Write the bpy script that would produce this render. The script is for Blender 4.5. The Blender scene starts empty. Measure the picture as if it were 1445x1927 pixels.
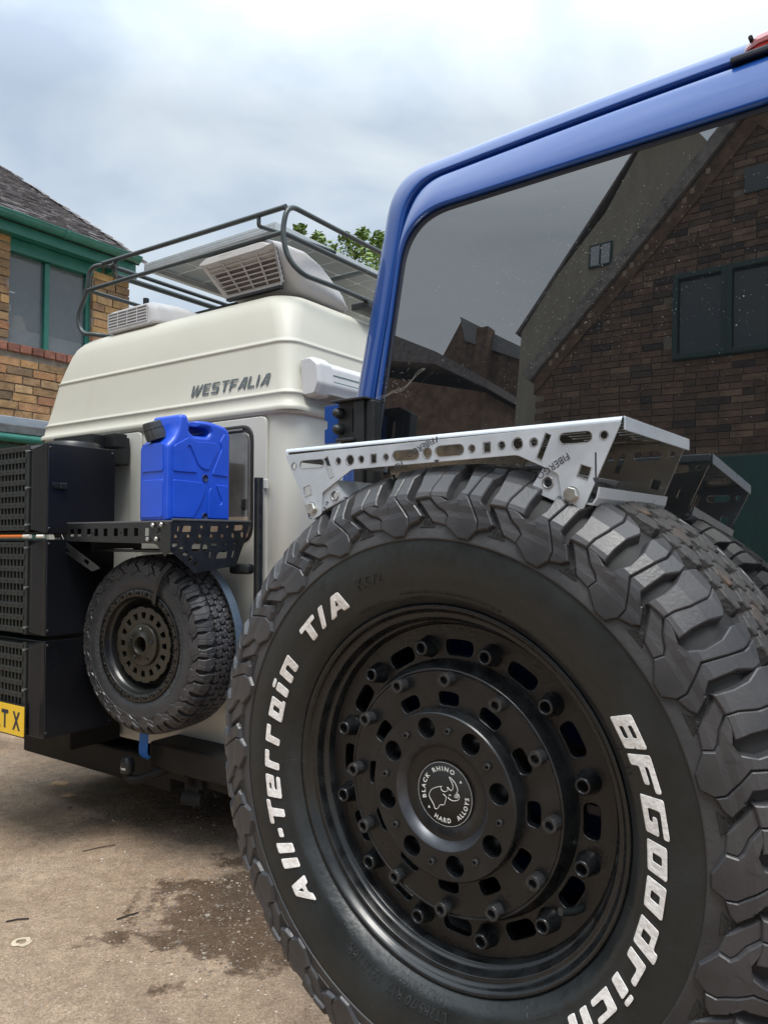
import bpy, bmesh, math, random
from math import sin, cos, radians as R_, pi, sqrt, atan2
from mathutils import Vector, Matrix, noise
random.seed(7)
sc = bpy.context.scene
col = sc.collection
# ------------------------------------------------------------------ camera, world, sun, exposure
cam_d = bpy.data.cameras.new('camera'); cam = bpy.data.objects.new('camera', cam_d); col.objects.link(cam)
cam.location = (0, 0, 1.40); cam.rotation_euler = (R_(92.1), 0, 0)
cam_d.sensor_fit = 'VERTICAL'; cam_d.sensor_height = 24.0; cam_d.lens = 24.0*1450/1927
cam_d.clip_start = 0.02; cam_d.clip_end = 600
sc.camera = cam
w = bpy.data.worlds.new('World'); sc.world = w; w.use_nodes = True
nt = w.node_tree; nt.nodes.clear()
def N(t, ty, **k):
    n = t.nodes.new(ty)
    for a, b in k.items(): setattr(n, a, b)
    return n
SUN_EL, SUN_AZ = 66, 60      # degrees; azimuth clockwise from +Y
out = N(nt, 'ShaderNodeOutputWorld'); bg = N(nt, 'ShaderNodeBackground'); bg.inputs[1].default_value = 0.1
sky = N(nt, 'ShaderNodeTexSky', sky_type='NISHITA', sun_disc=False, sun_elevation=R_(SUN_EL), sun_rotation=R_(SUN_AZ))
tc = N(nt, 'ShaderNodeTexCoord'); mp = N(nt, 'ShaderNodeMapping'); mp.inputs['Scale'].default_value = (1.0, 1.0, 1.9)
mp.inputs['Location'].default_value = (0.35, 0.1, 0.25)
n1 = N(nt, 'ShaderNodeTexNoise'); n1.inputs['Scale'].default_value = 3.0; n1.inputs['Detail'].default_value = 5; n1.inputs['Roughness'].default_value = .5; n1.inputs['Distortion'].default_value = .35
rp = N(nt, 'ShaderNodeValToRGB'); rp.color_ramp.elements[0].position = .36; rp.color_ramp.elements[0].color = (2.25, 2.65, 3.2, 1)
rp.color_ramp.elements[1].position = .60; rp.color_ramp.elements[1].color = (3.5, 3.82, 3.98, 1)
e = rp.color_ramp.elements.new(.47); e.color = (2.9, 3.28, 3.62, 1)
sep = N(nt, 'ShaderNodeSeparateXYZ'); mr = N(nt, 'ShaderNodeMapRange'); mr.inputs['From Min'].default_value = .48; mr.inputs['From Max'].default_value = 1.0
mr.inputs['To Min'].default_value = 1.0; mr.inputs['To Max'].default_value = 4.2
mul = N(nt, 'ShaderNodeMix', data_type='RGBA', blend_type='MULTIPLY'); mul.inputs[0].default_value = 1
mix = N(nt, 'ShaderNodeMix', data_type='RGBA'); mix.inputs[0].default_value = .9
L = nt.links.new
L(tc.outputs['Generated'], mp.inputs[0]); L(mp.outputs[0], n1.inputs[0]); L(n1.outputs[0], rp.inputs[0])
L(tc.outputs['Generated'], sep.inputs[0]); L(sep.outputs[2], mr.inputs[0])
L(rp.outputs[0], mul.inputs[6]); L(mr.outputs[0], mul.inputs[7])
L(sky.outputs[0], mix.inputs[6]); L(mul.outputs[2], mix.inputs[7]); L(mix.outputs[2], bg.inputs[0]); L(bg.outputs[0], out.inputs[0])
sd = bpy.data.lights.new('sun', 'SUN'); sd.energy = 1.5; sd.angle = R_(25); sd.color = (1, .96, .9)
sun = bpy.data.objects.new('sun', sd); col.objects.link(sun)
_az = R_(172); _el = R_(SUN_EL)          # the light comes from the right, a little behind the camera
sv = Vector((sin(_az)*cos(_el), cos(_az)*cos(_el), sin(_el)))
sun.rotation_euler = sv.to_track_quat('Z', 'Y').to_euler(); sun.location = (3, -3, 8)
sky.sun_rotation = _az
vs = sc.view_settings; vs.view_transform = 'Standard'; vs.look = 'None'; vs.exposure = 1.2; vs.gamma = 1; vs.use_curve_mapping = False
# ------------------------------------------------------------------ helpers
MATS = {}
def mat(name, c=(.5, .5, .5), rough=.5, metal=0., coat=0., spec=.5, var=0., vscale=8., bump=0., bscale=60., c2=None, ramp=(.35, .65), emis=None, coat_rough=.05, rvar=0., detail=5, stretch=None, coords='Object'):
    if name in MATS: return MATS[name]
    m = bpy.data.materials.new(name); m.use_nodes = True; t = m.node_tree; b = t.nodes['Principled BSDF']
    b.inputs['Base Color'].default_value = (*c, 1); b.inputs['Roughness'].default_value = rough; b.inputs['Metallic'].default_value = metal
    b.inputs['Coat Weight'].default_value = coat; b.inputs['Coat Roughness'].default_value = coat_rough; b.inputs['Specular IOR Level'].default_value = spec
    tc = N(t, 'ShaderNodeTexCoord'); vec = tc.outputs[coords]
    if stretch:
        mp = N(t, 'ShaderNodeMapping'); mp.inputs['Scale'].default_value = stretch; t.links.new(vec, mp.inputs[0]); vec = mp.outputs[0]
    if c2 or var or rvar:
        n = N(t, 'ShaderNodeTexNoise'); n.inputs['Scale'].default_value = vscale; n.inputs['Detail'].default_value = detail; n.inputs['Roughness'].default_value = .62
        t.links.new(vec, n.inputs[0])
        if c2 or var:
            r = N(t, 'ShaderNodeValToRGB'); r.color_ramp.elements[0].position = ramp[0]; r.color_ramp.elements[1].position = ramp[1]
            ca = c; cb = c2 or tuple(min(1, x*(1+var)) for x in c)
            if not c2: ca = tuple(x*(1-var) for x in c)
            r.color_ramp.elements[0].color = (*ca, 1); r.color_ramp.elements[1].color = (*cb, 1)
            t.links.new(n.outputs[0], r.inputs[0]); t.links.new(r.outputs[0], b.inputs['Base Color'])
        if rvar:
            mr = N(t, 'ShaderNodeMapRange'); mr.inputs['From Min'].default_value = .3; mr.inputs['From Max'].default_value = .7
            mr.inputs['To Min'].default_value = max(0, rough-rvar); mr.inputs['To Max'].default_value = min(1, rough+rvar)
            t.links.new(n.outputs[0], mr.inputs[0]); t.links.new(mr.outputs[0], b.inputs['Roughness'])
    if bump:
        n2 = N(t, 'ShaderNodeTexNoise'); n2.inputs['Scale'].default_value = bscale; n2.inputs['Detail'].default_value = 6
        bp = N(t, 'ShaderNodeBump'); bp.inputs['Strength'].default_value = bump; bp.inputs['Distance'].default_value = .01
        t.links.new(vec, n2.inputs[0]); t.links.new(n2.outputs[0], bp.inputs['Height']); t.links.new(bp.outputs[0], b.inputs['Normal'])
    MATS[name] = m; return m
def brick_mat(name, cols, rough=.9):
    """colour differs from brick to brick (object and mesh-island random), mottled grain"""
    m = bpy.data.materials.new(name); m.use_nodes = True; t = m.node_tree; b = t.nodes['Principled BSDF']; b.inputs['Roughness'].default_value = rough
    g = N(t, 'ShaderNodeNewGeometry'); oi = N(t, 'ShaderNodeObjectInfo'); ad = N(t, 'ShaderNodeMath', operation='ADD'); fr = N(t, 'ShaderNodeMath', operation='FRACT')
    t.links.new(g.outputs['Random Per Island'], ad.inputs[0]); t.links.new(oi.outputs['Random'], ad.inputs[1]); t.links.new(ad.outputs[0], fr.inputs[0])
    r = N(t, 'ShaderNodeValToRGB'); r.color_ramp.interpolation = 'LINEAR'
    el = r.color_ramp.elements
    el[0].position = 0; el[0].color = (*cols[0], 1); el[1].position = 1; el[1].color = (*cols[-1], 1)
    for i, c in enumerate(cols[1:-1]):
        x = el.new((i+1)/(len(cols)-1)); x.color = (*c, 1)
    t.links.new(fr.outputs[0], r.inputs[0])
    tc = N(t, 'ShaderNodeTexCoord'); n = N(t, 'ShaderNodeTexNoise'); n.inputs['Scale'].default_value = 9; n.inputs['Detail'].default_value = 8; n.inputs['Roughness'].default_value = .7
    mr = N(t, 'ShaderNodeMapRange'); mr.inputs['From Min'].default_value = .3; mr.inputs['From Max'].default_value = .7; mr.inputs['To Min'].default_value = .55; mr.inputs['To Max'].default_value = 1.35
    mx = N(t, 'ShaderNodeMix', data_type='RGBA', blend_type='MULTIPLY'); mx.inputs[0].default_value = 1
    gp = g.outputs['Position']
    t.links.new(gp, n.inputs[0]); t.links.new(n.outputs[0], mr.inputs[0]); t.links.new(r.outputs[0], mx.inputs[6]); t.links.new(mr.outputs[0], mx.inputs[7]); t.links.new(mx.outputs[2], b.inputs['Base Color'])
    n2 = N(t, 'ShaderNodeTexNoise'); n2.inputs['Scale'].default_value = 45; n2.inputs['Detail'].default_value = 6; bp = N(t, 'ShaderNodeBump'); bp.inputs['Strength'].default_value = .8; bp.inputs['Distance'].default_value = .01
    t.links.new(gp, n2.inputs[0]); t.links.new(n2.outputs[0], bp.inputs['Height']); t.links.new(bp.outputs[0], b.inputs['Normal'])
    return m
class MB:
    """collects shapes as vertices and faces"""
    def __init__(s): s.v = []; s.f = []; s.sm = []
    def add(s, v, f, smooth=False):
        o = len(s.v); s.v += [tuple(p) for p in v]; s.f += [tuple(i+o for i in q) for q in f]; s.sm += [smooth]*len(f); return s
    def box(s, x0, x1, y0, y1, z0, z1, b=0., M=None):
        if x1 < x0: x0, x1 = x1, x0
        if y1 < y0: y0, y1 = y1, y0
        if z1 < z0: z0, z1 = z1, z0
        if b <= 0:
            v = [(x, y, z) for x in (x0, x1) for y in (y0, y1) for z in (z0, z1)]
            f = [(0, 1, 3, 2), (4, 6, 7, 5), (0, 4, 5, 1), (2, 3, 7, 6), (0, 2, 6, 4), (1, 5, 7, 3)]
            if M: v = [M @ Vector(p) for p in v]
            return s.add(v, f)
        bm = bmesh.new(); bmesh.ops.create_cube(bm, size=1)
        for p in bm.verts: p.co = Vector(((x0+x1)/2+p.co.x*(x1-x0), (y0+y1)/2+p.co.y*(y1-y0), (z0+z1)/2+p.co.z*(z1-z0)))
        bmesh.ops.bevel(bm, geom=bm.edges[:], offset=min(b, .45*min(x1-x0, y1-y0, z1-z0)), segments=2, affect='EDGES', profile=.5)
        s.bm(bm, M); return s
    def bm(s, bm, M=None, smooth=False):
        bm.verts.index_update(); s.add([(M @ p.co) if M else tuple(p.co) for p in bm.verts], [[q.index for q in f.verts] for f in bm.faces], smooth); bm.free(); return s
    def mesh(s, me, M=None, fn=None, smooth=False):
        v = [p.co.copy() for p in me.vertices]
        if M: v = [M @ p for p in v]
        if fn: v = [fn(p) for p in v]
        s.add(v, [list(p.vertices) for p in me.polygons], smooth); return s
    def tube(s, pts, r, n=10, cap=True, smooth=True, r1=None):
        pts = [Vector(p) for p in pts]; V = []; F = []
        up = None
        for i, p in enumerate(pts):
            d = (pts[min(i+1, len(pts)-1)]-pts[max(i-1, 0)]).normalized()
            if up is None:
                up = Vector((0, 0, 1)) if abs(d.z) < .9 else Vector((1, 0, 0))
            a = d.cross(up).normalized(); b_ = a.cross(d).normalized(); up = b_
            rr = r if r1 is None else r+(r1-r)*i/(len(pts)-1)
            for k in range(n):
                t = 2*pi*k/n; V.append(p+a*cos(t)*rr+b_*sin(t)*rr)
        for i in range(len(pts)-1):
            for k in range(n):
                F.append((i*n+k, i*n+(k+1) % n, (i+1)*n+(k+1) % n, (i+1)*n+k))
        s.add(V, F, smooth)
        if cap: s.add([V[k] for k in range(n)], [tuple(range(n))[::-1]]); s.add([V[(len(pts)-1)*n+k] for k in range(n)], [tuple(range(n))])
        return s
    def lathe(s, prof, n=96, smooth=True, a0=0, a1=2*pi):
        """prof: (r, off) revolved about the wheel axis (local Y, off towards the viewer = -Y)"""
        full = abs(a1-a0-2*pi) < 1e-6; m = n if full else n+1; V = []; F = []
        for i in range(m):
            a = a0+(a1-a0)*i/n
            for r, o in prof: V.append((r*cos(a), -o, r*sin(a)))
        k = len(prof)
        for i in range(n):
            j = (i+1) % m
            for q in range(k-1): F.append((i*k+q, j*k+q, j*k+q+1, i*k+q+1))
        s.add(V, F, smooth); return s
    def build(s, name, m, parent=None, kind=None, edge=None):
        me = bpy.data.meshes.new(name); me.from_pydata(s.v, [], s.f)
        for p, q in zip(me.polygons, s.sm): p.use_smooth = q
        me.update(); return place(name, me, m, parent, kind)
ORG = {}
def root(o):
    while o.parent: o = o.parent
    return o
def place(name, me, m, parent=None, kind=None):
    if parent is not None:
        M = ORG.get(root(parent).name)
        if M is not None and not me.get('_done'):
            me.transform(M); me['_done'] = 1
    ms = m if isinstance(m, (list, tuple)) else [m]
    for x in ms:
        if x and len(me.materials) < len(ms): me.materials.append(x)
    o = bpy.data.objects.new(name, me); col.objects.link(o); o.parent = parent
    if kind: o['kind'] = kind
    return o
class Frame:
    def __init__(s, x, y, yaw, tilt=0): s.M = Matrix.Translation((x, y, 0)) @ Matrix.Rotation(R_(yaw), 4, 'Z'); s.yaw = R_(yaw)
def thing(name, label, cat, fr=None, loc=(0, 0, 0), group=None):
    """an Empty at the thing's base; parts are given in the frame's coordinates"""
    o = bpy.data.objects.new(name, None); o.empty_display_size = .1; col.objects.link(o)
    if fr: o.location = fr.M @ Vector(loc); o.rotation_euler = (0, 0, fr.yaw)
    else: o.location = loc
    ORG[o.name] = Matrix.Translation(-Vector(loc))
    o['label'] = label; o['category'] = cat
    if group: o['group'] = group
    return o
def alone(o, label, cat, group=None):
    o['label'] = label; o['category'] = cat
    if group: o['group'] = group
    return o
def bake(o, fr):
    """a one-mesh thing built in frame coordinates: origin moved to its base"""
    me = o.data; c = Vector((0, 0, 0)); 
    for v in me.vertices: c += v.co
    c /= len(me.vertices); c.z = min(v.co.z for v in me.vertices)
    me.transform(Matrix.Translation(-c)); o.location = (fr.M @ c) if fr else c
    if fr: o.rotation_euler = (0, 0, fr.yaw)
    return o
def inst(src, parent, M=None, name=None):
    c = src.copy(); col.objects.link(c); c.parent = parent
    if M is not None: c.matrix_local = M
    return c
def curve_me(loops, ext=.001, bevel=0., off=0., res=1):
    cu = bpy.data.curves.new('tmp', 'CURVE'); cu.dimensions = '2D'; cu.fill_mode = 'BOTH'; cu.extrude = ext; cu.bevel_depth = bevel; cu.bevel_resolution = res; cu.offset = off
    for lp in loops:
        sp = cu.splines.new('POLY'); sp.points.add(len(lp)-1)
        for i, p in enumerate(lp): sp.points[i].co = (p[0], p[1], 0, 1)
        sp.use_cyclic_u = True
    ob = bpy.data.objects.new('tmp', cu); me = bpy.data.meshes.new_from_object(ob)
    bpy.data.objects.remove(ob); bpy.data.curves.remove(cu); return me
def text_me(s, size=1., ext=.001, off=0., bevel=0., spacing=1., ax='LEFT'):
    cu = bpy.data.curves.new('tmp', 'FONT'); cu.body = s; cu.size = size; cu.extrude = ext; cu.offset = off; cu.bevel_depth = bevel; cu.space_character = spacing; cu.align_x = ax; cu.resolution_u = 3
    ob = bpy.data.objects.new('tmp', cu); me = bpy.data.meshes.new_from_object(ob)
    bpy.data.objects.remove(ob); bpy.data.curves.remove(cu); return me
def rnd(pts, r=.05, n=3):
    """round the corners of a polygon"""
    o = []; k = len(pts)
    for i in range(k):
        a = Vector(pts[i-1]); b = Vector(pts[i]); c = Vector(pts[(i+1) % k]); u = a-b; v = c-b
        q = min(r, u.length*.45, v.length*.45)
        if u.length < 1e-9 or v.length < 1e-9: continue
        p0 = b+u.normalized()*q; p2 = b+v.normalized()*q
        for j in range(n+1):
            t = j/n; o.append(tuple(p0*(1-t)**2+b*2*t*(1-t)+p2*t*t))
    return o
def rect(x0, z0, x1, z1): return [(x0, z0), (x1, z0), (x1, z1), (x0, z1)]
def circ(x, z, r, n=14, rz=None): return [(x+r*cos(2*pi*i/n), z+(rz or r)*sin(2*pi*i/n)) for i in range(n)]
def slot(x0, z0, x1, z1, r, n=6):
    a = atan2(z1-z0, x1-x0); o = []
    for i in range(n+1): t = a-pi/2+pi*i/n; o.append((x1+r*cos(t), z1+r*sin(t)))
    for i in range(n+1): t = a+pi/2+pi*i/n; o.append((x0+r*cos(t), z0+r*sin(t)))
    return o
def quad_at(x, z, a, w, h):
    c, s_ = cos(a), sin(a); return [(x+c*i*w/2-s_*j*h/2, z+s_*i*w/2+c*j*h/2) for i, j in ((-1, -1), (1, -1), (1, 1), (-1, 1))]
XZ = lambda y: (lambda p: Vector((p.x, y-p.z, p.y)))          # plate drawn in x,z standing at depth y
YZ = lambda x: (lambda p: Vector((x+p.z, p.x, p.y)))          # plate drawn in y,z standing at x
XY = lambda z: (lambda p: Vector((p.x, p.y, z+p.z)))
def plate(name, loops, th, fn, m, parent, bevel=0., kind=None):
    me = curve_me(loops, th/2-bevel if th/2 > bevel else .0002, bevel, -bevel)
    return MB().mesh(me, fn=fn).build(name, m, parent, kind)
def smooth_path(pts, n=6):
    P = [Vector(p) for p in pts]; o = []
    for i in range(len(P)-1):
        p0 = P[max(i-1, 0)]; p1 = P[i]; p2 = P[i+1]; p3 = P[min(i+2, len(P)-1)]
        for j in range(n):
            t = j/n
            o.append(.5*((2*p1)+(p2-p0)*t+(2*p0-5*p1+4*p2-p3)*t*t+(3*p1-p0-3*p2+p3)*t**3))
    o.append(P[-1]); return o
def bend_path(pts, r=.04, n=6):
    """straight runs with filleted bends, like bent tube"""
    P = [Vector(p) for p in pts]; o = [P[0]]
    for i in range(1, len(P)-1):
        a, b, c = P[i-1], P[i], P[i+1]; u = a-b; v = c-b; q = min(r, u.length*.48, v.length*.48)
        p0 = b+u.normalized()*q; p2 = b+v.normalized()*q
        for j in range(n+1): t = j/n; o.append(p0*(1-t)**2+b*2*t*(1-t)+p2*t*t)
    o.append(P[-1]); return o
J = Frame(.0812, .9791, -37.1)      # the blue vehicle: x along its rear, y into it
V = Frame(-.404, 3.30, -35.3)       # the camper: x along its rear (right corner at 0), y into it
# ------------------------------------------------------------------ materials
M_rub = mat('rubber_sidewall', (.011, .0138, .0148), .42, var=.25, vscale=14, bump=.12, bscale=90, rvar=.1)
M_lug = mat('rubber_tread', (.022, .023, .026), .40, c2=(.055, .053, .056), vscale=9, ramp=(.3, .75), bump=.06, bscale=260, rvar=.10)
M_groove = mat('rubber_groove_shade', (.008, .008, .0085), .7)  # shade between the tread blocks put into the colour as darker rubber
M_band = mat('rubber_shoulder', (.022, .023, .026), .50, c2=(.050, .049, .050), vscale=11, ramp=(.35, .75), bump=.10, bscale=160, rvar=.08)
M_lug2 = mat('rubber_tread_worn', (.030, .029, .029), .7, c2=(.16, .085, .045), vscale=7, ramp=(.56, .78), bump=.3, bscale=120)
M_let = mat('white_letter_rubber', (.58, .54, .51), .6, c2=(.74, .72, .70), vscale=60, ramp=(.3, .6), bump=.2, bscale=200)
M_rim = mat('matt_black_alloy', (.0050, .0058, .0070), .33, c2=(.019, .0195, .0195), vscale=24, ramp=(.5, .92), bump=.1, bscale=200, rvar=.12)
M_rimg = mat('satin_black_alloy', (.008, .009, .010), .27, var=.3, vscale=30, rvar=.1)
M_screw = mat('black_screw', (.035, .036, .038), .34, metal=.35, var=.5, vscale=80)
M_dark = mat('black_void', (.004, .004, .004), .9)
M_cap = mat('cap_disc_black', (.008, .008, .008), .6)
M_capw = mat('cap_print_white', (.62, .62, .6), .6)
# ------------------------------------------------------------------ tyre
HALF = [(.222, -.020), (.2325, -.002), (.2345, .0095), (.2385, .016), (.246, .0255), (.254, .0325), (.256, .0325), (.262, .0365), (.280, .0415), (.300, .043), (.3165, .0405), (.3185, .0412), (.3205, .0395),
        (.345, .035), (.370, .025), (.388, .010), (.398, -.010), (.401, -.035), (.402, -.07), (.403, -.1025)]
FULL = HALF+[(r, -.205-o) for r, o in HALF[-2::-1]]
K0 = [i for i, p in enumerate(HALF) if p == (.3185, .0412)][0]
LP = [(.300, .043), (.3185, .0403)]+HALF[K0+2:]; LPF = LP+[(r, -.205-o) for r, o in LP[-2::-1]]
LS = [0]
for a, b in zip(LPF, LPF[1:]): LS.append(LS[-1]+sqrt((a[0]-b[0])**2+(a[1]-b[1])**2))
STOT = LS[-1]
def _nrm():
    seg = []
    for a, b in zip(LPF, LPF[1:]):
        d = Vector((b[0]-a[0], b[1]-a[1])).normalized(); seg.append(Vector((-d.y, d.x)))
    o = []
    for i in range(len(LPF)):
        v = seg[max(i-1, 0)]+seg[min(i, len(seg)-1)]; o.append(v.normalized())
    return o
LN = _nrm()
def surf(s, h):
    s = max(0, min(STOT-1e-6, s)); i = 0
    while LS[i+1] < s: i += 1
    t = (s-LS[i])/(LS[i+1]-LS[i]); a, b = LPF[i], LPF[i+1]; n = LN[i].lerp(LN[i+1], t)
    return a[0]+(b[0]-a[0])*t+n.x*h, a[1]+(b[1]-a[1])*t+n.y*h
SH = .0     # the s values were measured from the sidewall line
def Hs(s):
    q = min(s, STOT-s)
    if q < .05: return .0045+.0030*q/.05
    if q < .062: return .0075+.0045*(q-.05)/.012
    return .012
RREF = .38
def inset(poly, d):
    k = len(poly); A = sum(poly[i-1][0]*poly[i][1]-poly[i][0]*poly[i-1][1] for i in range(k))
    sg = 1 if A > 0 else -1; o = []
    for i in range(k):
        a, b, c = Vector(poly[i-1]), Vector(poly[i]), Vector(poly[(i+1) % k])
        e1 = (b-a).normalized(); e2 = (c-b).normalized()
        n1 = Vector((-e1.y, e1.x))*sg; n2 = Vector((-e2.y, e2.x))*sg
        m = n1+n2
        if m.length < .3: m = n1*1.0; q = d
        else: q = min(d/max(.35, m.normalized().dot(n1)), 2*d); m = m.normalized()
        o.append(tuple(b+m*q))
    return o
def lug_mesh(polys, hf=1.0, chamf=.0013, steps=True, name='lug'):
    """polys of (phi degrees clockwise, s) -> raised rubber block wrapped over the tyre"""
    mb = MB()
    for item in polys:
        poly, hk = item if isinstance(item, tuple) and isinstance(item[1], (int, float)) and isinstance(item[0], list) else (item, 1.0)
        P = [(R_(p)*RREF, s) for p, s in poly]
        bm = bmesh.new(); rings = []
        for lvl, d in ((0, -.0016), (1, 0), (2, chamf)):
            rings.append([bm.verts.new((x, y, lvl)) for x, y in inset(P, d)])
        k = len(P)
        for q in range(2):
            for i in range(k):
                bm.faces.new((rings[q][i], rings[q][(i+1) % k], rings[q+1][(i+1) % k], rings[q+1][i]))
        top = bm.faces.new(rings[2])
        bmesh.ops.triangulate(bm, faces=[top])
        ys = [p[1] for p in P]; xs = [p[0] for p in P]
        kn = [s for s in LS if min(ys) < s < max(ys)]+[s for s in (.008, .014, .024, .031, .038, .052, .059, .066, .085, .106, .125, STOT-.085, STOT-.12) if min(ys) < s < max(ys)]
        for s in kn:
            bmesh.ops.bisect_plane(bm, geom=bm.verts[:]+bm.edges[:]+bm.faces[:], plane_co=(0, s, 0), plane_no=(0, 1, 0), dist=1e-6)
        x = min(xs)+.022
        while x < max(xs)-.006:
            bmesh.ops.bisect_plane(bm, geom=bm.verts[:]+bm.edges[:]+bm.faces[:], plane_co=(x, 0, 0), plane_no=(1, 0, 0), dist=1e-6); x += .022
        bmesh.ops.recalc_face_normals(bm, faces=bm.faces[:])
        for v in bm.verts:
            H = Hs(v.co.y)*hk*hf; l = v.co.z; h = (-.002+(H-chamf+.002)*l) if l <= 1 else (H-chamf)+chamf*(l-1)
            th = -v.co.x/RREF; r, o = surf(v.co.y, h); v.co = Vector((r*cos(th), -o, r*sin(th)))
        mb.bm(bm)
    me = bpy.data.meshes.new(name); me.from_pydata(mb.v, [], mb.f); me.update(); return me
A_UP = [(0, .065), (.4, .082), (.2, .098), (-.8, .114), (-.3, .137), (2.6, .134), (6.2, .121), (7.5, .114), (7, .098), (6.8, .081), (7, .066), (3.3, .067)]
SIPE_A = [(3.3, .067), (3.5, .078), (4.2, .093), (4.4, .114), (3.2, .134)]
gap = .10
A1 = [(0, .065), (.4, .082), (.2, .098), (-.8, .114), (-.3, .137), (3.1, .1345), (4.3-gap, .114), (4.1-gap, .093), (3.4-gap, .078), (3.3-gap, .067)]
A2 = [(3.3+gap, .067), (3.4+gap, .078), (4.1+gap, .093), (4.3+gap, .114), (3.1+2*gap, .1345), (6.2, .124), (7.5, .114), (7, .098), (6.8, .081), (7, .066)]
ALOW = [(.05, .0675), (1.3, .060), (4.4, .039), (7.4, .036), (7.85, .046), (7.05, .051), (5.0, .057), (3.1, .0675)]
B1 = [(7.65, .0362), (11, .023), (13.6, .023), (14.9, .035), (14.75, .045), (13.0, .059), (11.5, .070), (12.3, .094), (12.6, .112), (11.6, .136), (9.4, .141), (9.1, .114), (10.1, .097), (10.2, .079), (9.2, .066), (12.0, .043), (7.3, .063), (5.2, .068), (3.35, .0675), (5.2, .0575), (7.2, .0515), (8.05, .0465)]
B2 = [(15.1, .0352), (17.3, .040), (18.2, .046), (16.3, .059), (15.8, .058), (14.4, .067), (14.6, .094), (15.5, .110), (15.2, .121), (12.0, .137), (12.85, .112), (12.5, .094), (11.75, .070), (13.2, .0592), (14.95, .0455)]
# crown ribs (middle of the tread): interlocking hooked blocks with sipes, two per pitch and row
def crown_polys():
    o = []
    W_ = 16.36/2
    for row, s0 in enumerate((.146, .182, .218, .254)):
        for k in range(2):
            b = k*W_+(row % 2)*3.6+row*.9
            L = [(b+.3, s0+.006), (b+2.2, s0), (b+3.6, s0+.004), (b+5.2, s0), (b+7.4, s0+.005), (b+7.7, s0+.016), (b+6.6, s0+.020), (b+6.9, s0+.029), (b+5.0, s0+.0325), (b+3.2, s0+.028), (b+1.2, s0+.0325), (b+.1, s0+.026), (b+1.0, s0+.016)]
            # split by a bent sipe
            o.append(([(b+.3, s0+.006), (b+2.2, s0), (b+3.6-.08, s0+.004), (b+3.9-.08, s0+.013), (b+3.0-.08, s0+.019), (b+3.2-.08, s0+.028), (b+1.2, s0+.0325), (b+.1, s0+.026), (b+1.0, s0+.016)], 1.0))
            o.append(([(b+3.6+.08, s0+.004), (b+5.2, s0), (b+7.4, s0+.005), (b+7.7, s0+.016), (b+6.6, s0+.020), (b+6.9, s0+.029), (b+5.0, s0+.0325), (b+3.2+.08, s0+.028), (b+3.0+.08, s0+.019), (b+3.9+.08, s0+.013)], 1.0))
    return o
def mirror_s(p): return [(-(q[0])+8, STOT-q[1]) for q in p]
PITCH = 16.364; PHASE = 59.3+.6        # degrees: left edge of one block
def hatch_tri():
    mb = MB(); pr = []
    for i in range(11):
        t = i/10
        a = Vector((16.9, .056)).lerp(Vector((18.5, .0405)), t); b = Vector((18.7, .0575)).lerp(Vector((21.3, .0415)), t)
        d = .0009; pr.append(([(a.x, a.y-d*.45), (b.x, b.y-d*.45), (b.x, b.y+d*.45), (a.x, a.y+d*.45)], .16))
    tri = ([(17.4, .033), (19.6, .0435), (21.3, .0335)], .34)
    return pr, [tri]
def arc_fn(R, th0, h, ang_per, slant=0, clockwise=True, off=None):
    """maps flat lettering (x, y up, z out) onto the sidewall along an arc"""
    def f(p):
        r = R+p.y if clockwise else R-p.y
        th = R_(th0)-(p.x/R)*(1 if clockwise else -1)
        o = off if off is not None else so(r)
        return Vector((r*cos(th), -(o+h+p.z), r*sin(th)))
    return f
def so(r):
    for a, b in zip(HALF[1:], HALF[2:]):
        if a[0] <= r <= b[0] and b[0] > a[0]: return a[1]+(b[1]-a[1])*(r-a[0])/(b[0]-a[0])
    return .03
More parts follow.
